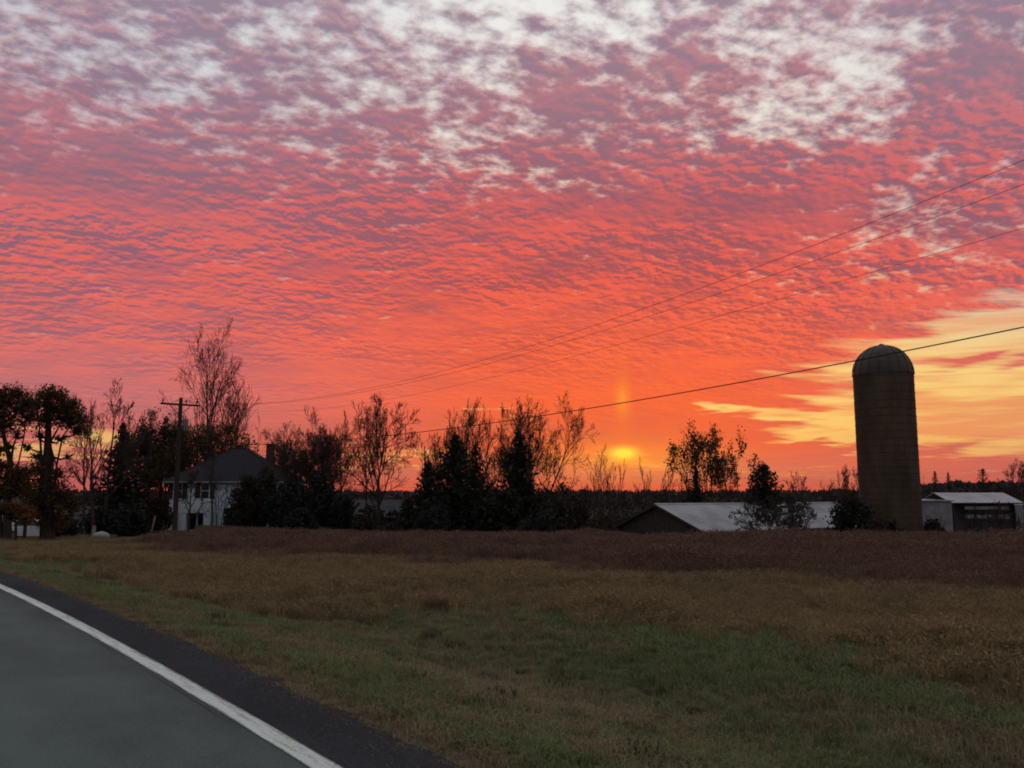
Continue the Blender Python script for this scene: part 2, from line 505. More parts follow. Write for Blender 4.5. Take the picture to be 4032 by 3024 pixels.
def asphalt(name, a, b, grit, wear, spec=0.25):
    m = bpy.data.materials.new(name)
    m.use_nodes = True
    t = m.node_tree
    n = Net(t)
    bs = t.nodes['Principled BSDF']
    bs.inputs['Roughness'].default_value = 0.85
    bs.inputs['Specular IOR Level'].default_value = spec
    co = V(n, n.node('ShaderNodeTexCoord').outputs['Object'])
    x, y, z = n.split(co)
    u, v = node_uv(n, x, y)
    pale = n.noise(co, 0.5, 4.0, 0.6)
    stone = n.noise(co, grit, 3.0, 0.7)
    rut = n.noise(n.xyz(u * 1.6, v * 0.05), 1.0, 3.0, 0.5)
    speck = n.noise(co, grit * 2.6, 2.0, 0.6)
    tracks = n.noise(n.xyz(u * 0.9, v * 0.02), 1.0, 1.0, 0.5)
    blot = n.noise(n.xyz(u * 0.8, v * 0.35), 1.0, 4.0, 0.65)
    f = n.smooth((blot - 0.5) * 1.3 + (pale - 0.5) * 0.8 + (tracks - 0.5) * 1.0 + (stone - 0.5) * 1.7 + (speck - 0.5) * 1.6 + (rut - 0.5) * wear, -0.62, 0.62)
    c = n.mix(f, a, b)
    seam = n.m('ABSOLUTE', u + 0.115 + (n.noise(n.xyz(v * 1.5, 0.0), 1.0, 3.0) - 0.5) * 0.03)
    broken = n.smooth(n.noise(n.xyz(v * 0.5, 4.0), 1.0, 2.0), 0.42, 0.6)
    c = n.mix(n.smooth(seam, 0.016, 0.004) * broken * 0.7, c, (0.02, 0.022, 0.024))
    n.put(bs.inputs['Base Color'], c)
    bp = n.node('ShaderNodeBump')
    bp.inputs['Strength'].default_value = 0.35
    bp.inputs['Distance'].default_value = 0.008
    n.put(bp.inputs['Height'], stone)
    t.links.new(bp.outputs[0], bs.inputs['Normal'])
    return m

def line_paint():
    m = bpy.data.materials.new('worn_line_paint')
    m.use_nodes = True
    t = m.node_tree
    n = Net(t)
    bs = t.nodes['Principled BSDF']
    bs.inputs['Roughness'].default_value = 0.75
    co = V(n, n.node('ShaderNodeTexCoord').outputs['Object'])
    x, y, z = n.split(co)
    u, v = node_uv(n, x, y)
    w = n.noise(n.xyz(u * 24.0, v * 1.3), 1.0, 5.0, 0.72) + n.smooth(u, -0.03, 0.075) * 0.10
    g = n.noise(co, 40.0, 4.0, 0.75)
    edge = n.smooth(n.m('ABSOLUTE', u), 0.045, 0.085)
    f = n.smooth(w * 0.80 + g * 0.40 + edge * 0.26, 0.58, 0.86)
    c = n.mix(f, (0.66, 0.72, 0.66), (0.13, 0.14, 0.14))
    n.put(bs.inputs['Base Color'], c)
    return m

M['ground'] = ground_material()
M['asphalt'] = asphalt('worn_asphalt', (0.036, 0.052, 0.049), (0.108, 0.146, 0.137), 55.0, 0.35)
M['shoulder'] = asphalt('dark_asphalt', (0.019, 0.024, 0.028), (0.052, 0.062, 0.070), 45.0, 0.15, 0.04)
M['line'] = line_paint()

# ------------------------------------------------------------------ mesh helpers
def mesh_from(name, verts, faces, mat, smooth=False):
    me = bpy.data.meshes.new(name)
    me.from_pydata([tuple(v) for v in verts], [], faces)
    me.materials.append(mat)
    if smooth:
        me.polygons.foreach_set('use_smooth', [True] * len(me.polygons))
    me.update()
    return me

def link(name, me, parent=None, loc=None):
    o = bpy.data.objects.new(name, me)
    COL.objects.link(o)
    if parent is not None:
        o.parent = parent
    if loc is not None:
        o.location = loc
    return o

def tag(o, label=None, cat=None, group=None, kind=None):
    for k, v in (('label', label), ('category', cat), ('group', group), ('kind', kind)):
        if v:
            o[k] = v
    return o

def thing(name, loc, label, cat, group=None, rz=0.0):
    o = bpy.data.objects.new(name, None)
    o.empty_display_size = 0.3
    COL.objects.link(o)
    o.location = loc
    o.rotation_euler = (0, 0, rz)
    return tag(o, label, cat, group)

class MB:
    """Collects faces and links them as one mesh object."""
    def __init__(self):
        self.v, self.f = [], []
    def quad(self, a, b, c, d):
        i = len(self.v)
        self.v += [a, b, c, d]
        self.f.append((i, i + 1, i + 2, i + 3))
    def box(self, x0, x1, y0, y1, z0, z1):
        i = len(self.v)
        self.v += [(x, y, z) for z in (z0, z1) for x, y in ((x0, y0), (x1, y0), (x1, y1), (x0, y1))]
        self.f += [tuple(i + k for k in q) for q in ((3, 2, 1, 0), (4, 5, 6, 7), (0, 1, 5, 4), (1, 2, 6, 5), (2, 3, 7, 6), (3, 0, 4, 7))]
        return self
    def poly(self, pts, faces):
        i = len(self.v)
        self.v += [tuple(p) for p in pts]
        self.f += [tuple(i + k for k in q) for q in faces]
        return self
    def prism(self, prof, axis, lo, hi):
        """Extrude a closed 2-D outline along x ('x') or y ('y')."""
        i, n = len(self.v), len(prof)
        for t in (lo, hi):
            for a, b in prof:
                self.v.append((t, a, b) if axis == 'x' else (a, t, b))
        self.f.append(tuple(i + k for k in range(n)))
        self.f.append(tuple(i + n + k for k in reversed(range(n))))
        for k in range(n):
            j = (k + 1) % n
            self.f.append((i + k, i + n + k, i + n + j, i + j))
        return self
    def tube(self, pts, radii, sides=6, cap=True):
        i0 = len(self.v)
        pts = [Vector(p) for p in pts]
        for k, p in enumerate(pts):
            d = (pts[min(k + 1, len(pts) - 1)] - pts[max(k - 1, 0)])
            d = d.normalized() if d.length > 1e-9 else Vector((0, 0, 1))
            a = d.orthogonal().normalized()
            if abs(d.z) < 0.99:
                a = d.cross(Vector((0, 0, 1))).normalized()
            b = d.cross(a)
            r = radii[k] if hasattr(radii, '__len__') else radii
            for s in range(sides):
                t = 2 * math.pi * s / sides
                self.v.append(tuple(p + (a * math.cos(t) + b * math.sin(t)) * r))
        for k in range(len(pts) - 1):
            for s in range(sides):
                s2 = (s + 1) % sides
                self.f.append((i0 + k * sides + s, i0 + k * sides + s2, i0 + (k + 1) * sides + s2, i0 + (k + 1) * sides + s))
        if cap:
            self.f.append(tuple(i0 + s for s in reversed(range(sides))))
            e = i0 + (len(pts) - 1) * sides
            self.f.append(tuple(e + s for s in range(sides)))
        return self
    def lathe(self, prof, n=24, a0=0.0, a1=2 * math.pi, c=(0, 0, 0)):
        i0 = len(self.v)
        full = abs(a1 - a0 - 2 * math.pi) < 1e-6
        cols = n if full else n + 1
        for s in range(cols):
            t = a0 + (a1 - a0) * s / n
            for r, z in prof:
                self.v.append((c[0] + r * math.cos(t), c[1] + r * math.sin(t), c[2] + z))
        m = len(prof)
        for s in range(n):
            s2 = (s + 1) % cols
            for k in range(m - 1):
                self.f.append((i0 + s * m + k, i0 + s2 * m + k, i0 + s2 * m + k + 1, i0 + s * m + k + 1))
        return self
    def build(self, name, mat, parent=None, loc=None, smooth=False):
        return link(name, mesh_from(name, self.v, self.f, mat, smooth), parent, loc)

# ------------------------------------------------------------------ ground, road, shoulder, edge line
def build_ground():
    rings = [0.0] + list(np.geomspace(0.8, 60, 150)) + list(np.geomspace(62, 6000, 70))
    angs = list(np.radians(np.linspace(-60, 60, 190))) + list(np.radians(np.linspace(66, 294, 38)))
    n = len(angs)
    X = np.array([[r * math.sin(a) for a in angs] for r in rings])
    Y = np.array([[r * math.cos(a) for a in angs] for r in rings])
    Z = ground_z(X, Y)
    v = np.stack([X, Y, Z], -1).reshape(-1, 3)
    f = []
    for i in range(len(rings) - 1):
        for j in range(n):
            k = (j + 1) % n
            f.append((i * n + j, (i + 1) * n + j, (i + 1) * n + k, i * n + k))
    o = link('ground', mesh_from('ground', v, f, M['ground'], True))
    tag(o, kind='structure')
build_ground()

def strip(name, mat, us, lift, ragged=None):
    vs = list(np.linspace(-40, 0, 30)) + list(np.linspace(0.25, 40, 160)) + list(np.linspace(42, 300, 60))
    pts, f = [], []
    for v in vs:
        for k, u in enumerate(us):
            uu = u
            if ragged and k == len(us) - 1:
                uu = u + ragged * (vnoise(v * 2.1, 3.0, 5) - 0.5) + ragged * 0.7 * (vnoise(v * 6.0, 9.0, 6) - 0.5)
            x, y = XY(uu, v)
            z = float(road_z(x, y)) + lift
            if ragged and k == len(us) - 1:
                z -= 0.045
            pts.append((x, y, z))
    n = len(us)
    for i in range(len(vs) - 1):
        for j in range(n - 1):
            f.append((i * n + j, i * n + j + 1, (i + 1) * n + j + 1, (i + 1) * n + j))
    o = link(name, mesh_from(name, pts, f, mat, True))
    return tag(o, kind='structure')
strip('road', M['asphalt'], [-7.3, -6, -4.5, -3, -1.5, -0.5, 0.02], 0.0)
strip('shoulder', M['shoulder'], [0.012, 0.25, 0.5, 0.72], -0.006, 0.10)
strip('edge_line', M['line'], [-0.075, 0.0, 0.075], 0.004)

# ------------------------------------------------------------------ buildings
def place(px, depth):
    """Ground point straight below a line of sight."""
    x = (px - CX) / FPX * depth / (math.cos(PITCH) - 0.0) * math.cos(PITCH)
    d = ray(px, 1950)
    x = d.x / d.y * depth
    return x, depth, gz(x, depth)

def window(parent, x, y, z0, w, h, shutters=False, mullion=False):
    """Window on a wall that faces -y: frame, panes, sill and shutters."""
    f = MB()
    t = 0.07
    f.box(x - w / 2 - t, x - w / 2, y - 0.06, y + 0.02, z0 - t, z0 + h + t)
    f.box(x + w / 2, x + w / 2 + t, y - 0.06, y + 0.02, z0 - t, z0 + h + t)
    f.box(x - w / 2, x + w / 2, y - 0.06, y + 0.02, z0 + h, z0 + h + t)
    f.box(x - w / 2, x + w / 2, y - 0.058, y + 0.02, z0 + h / 2 - 0.03, z0 + h / 2 + 0.03)
    if mullion:
        f.box(x - 0.03, x + 0.03, y - 0.056, y + 0.02, z0, z0 + h)
    wn = f.build('window', M['trim'], parent)
    for k in (0, 1):
        a = z0 + k * (h / 2 + 0.03)
        MB().box(x - w / 2, x + w / 2, y - 0.03, y + 0.015, a, a + h / 2 - 0.03).build('pane', M['glass'], wn)
    MB().box(x - w / 2 - 0.12, x + w / 2 + 0.12, y - 0.11, y + 0.01, z0 - t - 0.06, z0 - t).build('sill', M['trim'], wn)
    if shutters:
        for s in (-1, 1):
            c = x + s * (w / 2 + t + 0.25)
            sh = MB().box(c - 0.22, c + 0.22, y - 0.05, y + 0.01, z0 - t, z0 + h + t)
            for q in range(9):
                zz = z0 + (h - 0.1) * q / 9.0 + 0.06
                sh.poly([(c - 0.17, y - 0.075, zz), (c + 0.17, y - 0.075, zz), (c + 0.17, y - 0.045, zz + 0.10), (c - 0.17, y - 0.045, zz + 0.10),
                         (c - 0.17, y - 0.045, zz), (c + 0.17, y - 0.045, zz)], [(0, 1, 2, 3), (0, 4, 5, 1)])
            sh.build('shutter', M['shutter'], wn)
    return wn

def farmhouse():
    Y = 85.0
    x0, x1 = at(668, 1950, Y).x, at(1098, 1950, Y).x
    cx = (x0 + x1) / 2
    hw = (x1 - x0) / 2
    dep = 9.0
    zb = gz(cx, Y)
    ze = at(880, 1893, Y).z - zb
    zr = at(930, 1766, Y + dep / 2).z - zb
    r = thing('farmhouse', (cx, Y, zb), 'white two-storey farmhouse with dark hip roof and white entry porch', 'house')
    MB().box(-hw, hw, 0, dep, -0.3, ze).build('wall', M['siding'], r)
    sd = MB()
    n = int(ze / 0.16)
    for k in range(n):
        z = 0.1 + k * 0.16
        sd.poly([(-hw - .004, -0.022, z), (hw + .004, -0.022, z), (hw + .004, -0.003, z + 0.155), (-hw - .004, -0.003, z + 0.155), (-hw - .004, -0.003, z), (hw + .004, -0.003, z)],
                [(0, 1, 2, 3), (0, 4, 5, 1)])
    sd.build('clapboard', M['siding'], r)
    o = 0.55
    rl = max(0.5, hw - dep / 2)
    a, b, c, d = (-hw - o, -o), (hw + o, -o), (hw + o, dep + o), (-hw - o, dep + o)
    zf = ze - 0.02
    roof = MB().poly([(a[0], a[1], zf), (b[0], b[1], zf), (c[0], c[1], zf), (d[0], d[1], zf),
                      (-rl, dep / 2, zr), (rl, dep / 2, zr),
                      (a[0], a[1], zf - 0.16), (b[0], b[1], zf - 0.16), (c[0], c[1], zf - 0.16), (d[0], d[1], zf - 0.16)],
                     [(0, 1, 5, 4), (1, 2, 5), (2, 3, 4, 5), (3, 0, 4), (0, 6, 7, 1), (1, 7, 8, 2), (2, 8, 9, 3), (3, 9, 6, 0), (9, 8, 7, 6)])
    ro = roof.build('roof', M['shingle'], r)
    fa = MB()
    fa.box(a[0] - 0.01, b[0] + 0.01, a[1] - 0.03, a[1] - 0.004, zf - 0.19, zf - 0.02)
    fa.build('fascia', M['dull_wall'], ro)
    hips = MB()
    for p, q in (((a[0], a[1], zf), (-rl, dep / 2, zr)), ((b[0], b[1], zf), (rl, dep / 2, zr)), ((-rl, dep / 2, zr), (rl, dep / 2, zr))):
        hips.tube([p, q], 0.07, 5)
    hips.build('ridge_cap', M['shingle'], ro)
    # chimney at the back right
    Yc = Y + 6.2
    pc = at(1066, 1748, Yc)
    w = 0.36
    ch = MB().box(pc.x - cx - w, pc.x - cx + w, 6.2 - w, 6.2 + w, ze - 0.3, pc.z - zb - 0.16)
    ch.box(pc.x - cx - w - .07, pc.x - cx + w + .07, 6.2 - w - .07, 6.2 + w + .07, pc.z - zb - 0.155, pc.z - zb)
    ch.build('chimney', M['brick'], ro)
    # windows: upper row and a lower one
    def lx(px):
        return at(px, 1950, Y).x - cx
    zu = at(880, 1962, Y).z - zb
    for px, sh in ((700, True), (808, True), (990, True), (1060, False)):
        window(r, lx(px), -0.025, zu, 0.75, 1.45, sh)
    for px in (900, 1010):
        window(r, lx(px), -0.025, 0.75, 0.8, 1.35, False)
    # entry porch: pale parapet over two broad piers and a pair of glazed doors
    P = Y - 1.5
    def qx(px):
        return at(px, 1950, P).x - cx
    def qz(py):
        return at(760, py, P).z - zb
    pr = MB()
    pr.box(qx(702), qx(824), -1.5, -0.024, qz(2020), qz(1972))
    porch = pr.build('porch', M['trim'], r)
    top = [(-0.5, 0), (0.5, 0), (0.46, 0.09), (0.3, 0.17), (0.0, 0.22), (-0.3, 0.17), (-0.46, 0.09)]
    wid = (qx(824) - qx(702))
    mid = (qx(824) + qx(702)) / 2
    MB().prism([(mid + p * wid, qz(1972) + 0.003 + h) for p, h in top], 'y', -1.48, -0.03).build('porch_roof', M['siding'], porch)
    for a_, b_ in ((712, 736), (804, 828)):
        MB().box(qx(a_), qx(b_), -1.46, -0.9, -0.2, qz(2020) - 0.003).build('pier', M['trim'], porch)
    dw = MB()
    dw.box(qx(737), qx(804), -0.80, -0.75, 0.06, qz(2020) - 0.003)
    door = dw.build('glazed_door', M['glass'], porch)
    MB().box(qx(768), qx(773), -0.86, -0.803, 0.06, qz(2020) - 0.006).build('door_stile', M['trim'], door)
    for k in range(3):
        MB().box(qx(730), qx(812), -1.9 - k * 0.3, -1.6 - k * 0.3 if k == 0 else -1.9 - (k - 1) * 0.3 - 0.002, -0.4, 0.06 - k * 0.16).build('step', M['stone'], porch)
    return r
farmhouse()

def silo():
    Y = 73.0
    c = at(3489, 1700, Y)
    zb = gz(c.x, Y)
    R_ = 226 / 2 * Y / FPX - 0.03
    top = at(3480, 1479, Y).z - zb
    H = at(3480, 1362, Y).z - zb
    r = thing('silo', (c.x, Y, zb), 'tall dark round concrete farm silo with domed metal top', 'silo')
    MB().lathe([(R_, -0.4), (R_, top * 0.5), (R_ * 0.995, top), (R_ * 0.9, top)], 48).build('wall', M['concrete'], r, smooth=True)
    # concrete staves: shallow upright courses standing proud of the wall
    st = MB()
    rr = random.Random(3)
    for k in range(36):
        a = 2 * math.pi * k / 36
        z = -0.3 + rr.random() * 0.7
        while z < top - 0.4:
            h = 0.74
            z1 = min(z + h, top - 0.02)
            e = R_ + 0.006 + rr.random() * 0.012
            st.lathe([(R_ - 0.02, z + 0.004), (e, z + 0.004), (e, z1 - 0.004), (R_ - 0.02, z1 - 0.004)], 1, a + 0.002, a + 2 * math.pi / 36 - 0.002)
            z = z1
    tag(st.build('stave', M['concrete'], r), kind='stuff')
    z, k = 0.5, 0
    while z < top - 0.1:
        e = R_ + 0.022
        MB().lathe([(e, z - 0.012), (e + 0.02, z - 0.012), (e + 0.02, z + 0.012), (e, z + 0.012), (e, z - 0.012)], 40).build('hoop', M['hoop'], r)
        z += 0.42 + 0.30 * (z / top)
        k += 1
    dome = thing('dome', (0, 0, 0), None, None)
    dome.parent = r
    hd = H - top
    for k in range(18):
        a = 2 * math.pi * k / 18
        prof = []
        for t in range(9):
            b = math.radians(90) * t / 8
            prof.append((max(0.16, (R_ + 0.05) * math.cos(b) ** 0.92), top + hd * math.sin(b)))
        g = MB().lathe(prof, 2, a + 0.004, a + 2 * math.pi / 18 - 0.004)
        rib = [((p[0] + 0.02) * math.cos(a), (p[0] + 0.02) * math.sin(a), p[1] + 0.01) for p in prof]
        g.tube(rib, 0.03, 4)
        g.build('dome_panel', M['galvanised'], dome, smooth=False)
    MB().lathe([(0.0, H + 0.20), (0.14, H + 0.16), (0.34, H + 0.02), (0.36, H - 0.08), (0.24, H - 0.10), (0.24, H - 0.2)], 14).build('vent_cap', M['galvanised'], dome)
    # unloading chute with its ladder hoops up the side
    ch = MB().lathe([(0.42, 0.0), (0.42, top + 0.3), (0.36, top + 0.45), (0.0, top + 0.5)], 10, c=(-R_ * 0.45, R_ * 0.96, 0))
    ch.build('chute', M['concrete'], r)
    return r
silo()

def barn():
    near = at(2590, 1985, 88.0)
    zb = gz(near.x, 88.0) - 0.2
    farp = at(3290, 1977, 105.0)
    L = math.hypot(farp.x - near.x, farp.y - near.y)
    ang = math.atan2(farp.y - near.y, farp.x - near.x)
    hw, rise = 6.0, 2.35
    zr = near.z - zb
    ze = zr - rise
    r = thing('barn', (near.x, near.y, zb), 'long low barn with pale metal roof and dark gable', 'barn', rz=ang)
    MB().prism([(-hw, -0.3), (hw, -0.3), (hw, ze), (0, zr - 0.06), (-hw, ze)], 'x', 0, L).build('wall', M['barn_wood'], r)
    # gable boards
    n = 30
    bw = 2 * hw / n
    for k in range(n):
        y = -hw + k * bw
        yc = y + bw / 2
        zt = zr - 0.10 - rise * abs(yc) / hw - bw * 0.1
        MB().box(-0.035 - 0.012 * (k % 2), -0.003, y + 0.008, y + bw - 0.008, 0, zt - 0.06).build('board', M['barn_wood'], r)
    MB().box(-0.11, -0.06, -2.2, 2.2, 0, 3.4 if ze > 3 else 2.4).build('sliding_door', M['barn_wood'], r)
    # roof: two slopes laid sheet by sheet
    o = 0.45
    sl = rise / hw
    sheet = 1.05
    m = int((L + 2 * o) / sheet)
    roof = thing('roof', (0, 0, 0), None, None)
    roof.parent = r
    for s in (-1, 1):
        ye = s * (hw + o)
        zee = zr - sl * (hw + o)
        for k in range(m):
            xa = -o + k * (L + 2 * o) / m
            xb = xa + (L + 2 * o) / m - 0.02
            dz = 0.012 * random.random()
            p = MB()
            p.poly([(xa, 0.0, zr + dz), (xb, 0.0, zr + dz), (xb, ye, zee + dz), (xa, ye, zee + dz),
                    (xa, 0.0, zr - 0.05), (xb, 0.0, zr - 0.05), (xb, ye, zee - 0.05), (xa, ye, zee - 0.05)],
                   [(0, 1, 2, 3), (7, 6, 5, 4), (3, 2, 6, 7), (0, 3, 7, 4), (1, 5, 6, 2)])
            for q in range(4):
                xx = xa + (xb - xa) * (q + 0.5) / 4
                p.poly([(xx - .03, 0, zr + dz + .001), (xx, 0, zr + dz + .035), (xx + .03, 0, zr + dz + .001), (xx - .03, ye, zee + dz + .001), (xx, ye, zee + dz + .035), (xx + .03, ye, zee + dz + .001)],
                       [(0, 1, 4, 3), (1, 2, 5, 4)])
            p.build('roof_sheet', M['metal_roof'], roof)
    MB().prism([(-0.18, zr + 0.0), (0, zr + 0.09), (0.18, zr + 0.0), (0, zr + 0.03)], 'x', -o - 0.02, L + o + 0.02).build('ridge_cap', M['metal_roof'], roof)
    for s in (-1, 1):
        MB().poly([(-o - .05, 0, zr + .03), (-o - .05, s * (hw + o), zr - sl * (hw + o) + .03), (-o - .05, s * (hw + o), zr - sl * (hw + o) - .2), (-o - .05, 0, zr - .2),
                   (-o - .005, 0, zr + .03), (-o - .005, s * (hw + o), zr - sl * (hw + o) + .03), (-o - .005, s * (hw + o), zr - sl * (hw + o) - .2), (-o - .005, 0, zr - .2)],
                  [(0, 1, 2, 3), (4, 7, 6, 5), (0, 4, 5, 1), (3, 2, 6, 7)]).build('barge_board', M['barn_wood'], r)
    return r
barn()

def right_sheds():
    Y = 96.0
    a, b = at(3622, 1970, Y), at(3746, 1970, Y)
    zb = gz(a.x, Y) - 0.2
    w, h = b.x - a.x, a.z - zb
    r = thing('pale_shed', ((a.x + b.x) / 2, Y, zb), 'plain pale shed standing right beside the silo', 'shed')
    MB().box(-w / 2, w / 2, 0, 5, -0.2, h - 0.1).build('wall', M['dull_wall'], r)
    MB().prism([(-w / 2 - .2, h - .097), (w / 2 + .2, h - .097), (w / 2 + .2, h), (0, h + 0.12), (-w / 2 - .2, h)], 'y', -0.2, 5.2).build('roof', M['metal_roof'], r)
    MB().box(-0.6, 0.35, -0.05, -0.003, 0.05, 2.0).build('door', M['barn_wood'], r)
    Y = 98.0
    a, b = at(3748, 1978, Y), at(4012, 1978, Y)
    zb = gz((a.x + b.x) / 2, Y) - 0.2
    L = b.x - a.x
    ze = a.z - zb
    dep = 7.0
    zr = at(3880, 1940, Y + dep / 2).z - zb
    r = thing('open_shed', (a.x, Y, zb), 'open-fronted cattle shed with pale roof and pale rails at right edge', 'shed')
    MB().box(0, L, 1.2, 1.35, -0.2, ze - 0.02).build('back_wall', M['dark_roof'], r)
    for x in (0.0, L - 0.15):
        MB().box(x, x + 0.15, 0.35, dep - 0.153, -0.2, ze - 0.03).build('side_wall', M['barn_wood'], r)
    n = 9
    roof = thing('roof', (0, 0, 0), None, None)
    roof.parent = r
    for k in range(n):
        xa, xb = -0.3 + k * (L + 0.6) / n, -0.3 + (k + 1) * (L + 0.6) / n - 0.02
        for s in (0, 1):
            y0 = -0.4 if s == 0 else dep + 0.4
            dz = random.random() * 0.015
            MB().poly([(xa, y0, ze - 0.02 + dz), (xb, y0, ze - 0.02 + dz), (xb, dep / 2, zr + dz), (xa, dep / 2, zr + dz),
                       (xa, y0, ze - 0.07), (xb, y0, ze - 0.07), (xb, dep / 2, zr - 0.05), (xa, dep / 2, zr - 0.05)],
                      [(0, 1, 2, 3), (7, 6, 5, 4), (0, 4, 5, 1), (3, 2, 6, 7), (0, 3, 7, 4), (1, 5, 6, 2)]).build('roof_sheet', M['metal_roof'], roof)
    for k in range(5):
        x = 0.1 + k * (L - 0.35) / 4
        MB().box(x, x + 0.16, 0.0, 0.16, -0.2, ze - 0.08).build('post', M['barn_wood'], r)
    for py, t in ((2000, 0.34), (2034, 0.42)):
        z = at(3880, py, Y).z - zb
        MB().box(1.4, L - 1.2, -0.07, -0.003, z - t / 2, z + t / 2).build('rail', M['dull_wall'], r)
    e0, e1 = at(4004, 1950, 92.0), at(4030, 1950, 92.0)
    zt, zb = at(4017, 1985, 92.0).z, gz(e0.x, 92.0)
    r = thing('gate_post', (e0.x, 92.0, zb), 'thick pale post at the far right in front of the open shed', 'post')
    MB().box(0, 0.55, 0, 0.5, -0.3, zt - zb - 0.1).build('post', M['dull_wall'], r)
    MB().box(-0.06, 0.61, -0.06, 0.56, zt - zb - 0.097, zt - zb).build('cap', M['trim'], r)
right_sheds()

def left_buildings():
    # low white garage behind the big trees at the left edge
    Y = 84.0
    a, b = at(-160, 1950, Y), at(78, 1950, Y)
    zb = gz(b.x, Y)
    w = b.x - a.x
    r = thing('garage', (a.x, Y, zb), 'low white garage half hidden behind the ochre tree at far left', 'garage')
    MB().box(0, w, 0, 6, -0.6, 2.3).build('wall', M['siding'], r)
    MB().prism([(-0.4, 2.3), (6.4, 2.3), (3.0, 3.9)], 'x', -0.4, w + 0.4).build('roof', M['dim_roof'], r)
    d = MB().box(0.8, 3.4, -0.06, -0.003, 0, 2.0)
    d.build('door', M['trim'], r)
    # small outbuilding with a mauve roof
    Y = 80.0
    a, b = at(296, 1950, Y), at(352, 1950, Y)
    zb = gz(a.x, Y)
    r = thing('outbuilding', ((a.x + b.x) / 2, Y, zb), 'small outbuilding with mauve roof and dark window left of the farmhouse', 'shed')
    zt = at(320, 2052, Y).z - zb
    MB().box(-0.75, 0.85, 0, 4, -0.3, zt).build('wall', M['stone'], r)
    MB().poly([(-1.2, -0.3, zt), (1.2, -0.3, zt), (1.2, 4.3, zt), (-1.2, 4.3, zt), (-0.5, 2, zt + 1.3), (0.5, 2, zt + 1.3)],
              [(0, 1, 5, 4), (1, 2, 5), (2, 3, 4, 5), (3, 0, 4), (3, 2, 1, 0)]).build('roof', M['dim_roof'], r)
    window(r, 0.05, 0.0, zt - 0.75, 0.5, 0.55)
    # grey lean-to roofed shed between the bare tree and the spruces
    Y = 96.0
    a, b = at(1392, 1950, Y), at(1588, 1950, Y)
    zb = gz(a.x, Y)
    w = b.x - a.x
    ze = at(1490, 2042, Y).z - zb
    zr = at(1490, 1968, Y + 3).z - zb
    r = thing('grey_shed', ((a.x + b.x) / 2, Y, zb), 'low grey shed behind the bare tree, left of the spruces', 'shed')
    MB().box(-w / 2, w / 2, 0, 6, -0.3, ze).build('wall', M['dull_wall'], r)
    MB().prism([(-0.4, ze), (6.4, ze), (3.0, zr)], 'x', -w / 2 - 0.3, w / 2 + 0.3).build('roof', M['dark_roof'], r)
    MB().box(-0.5, 0.5, -0.05, -0.003, 0, 1.9).build('door', M['barn_wood'], r)
left_buildings()

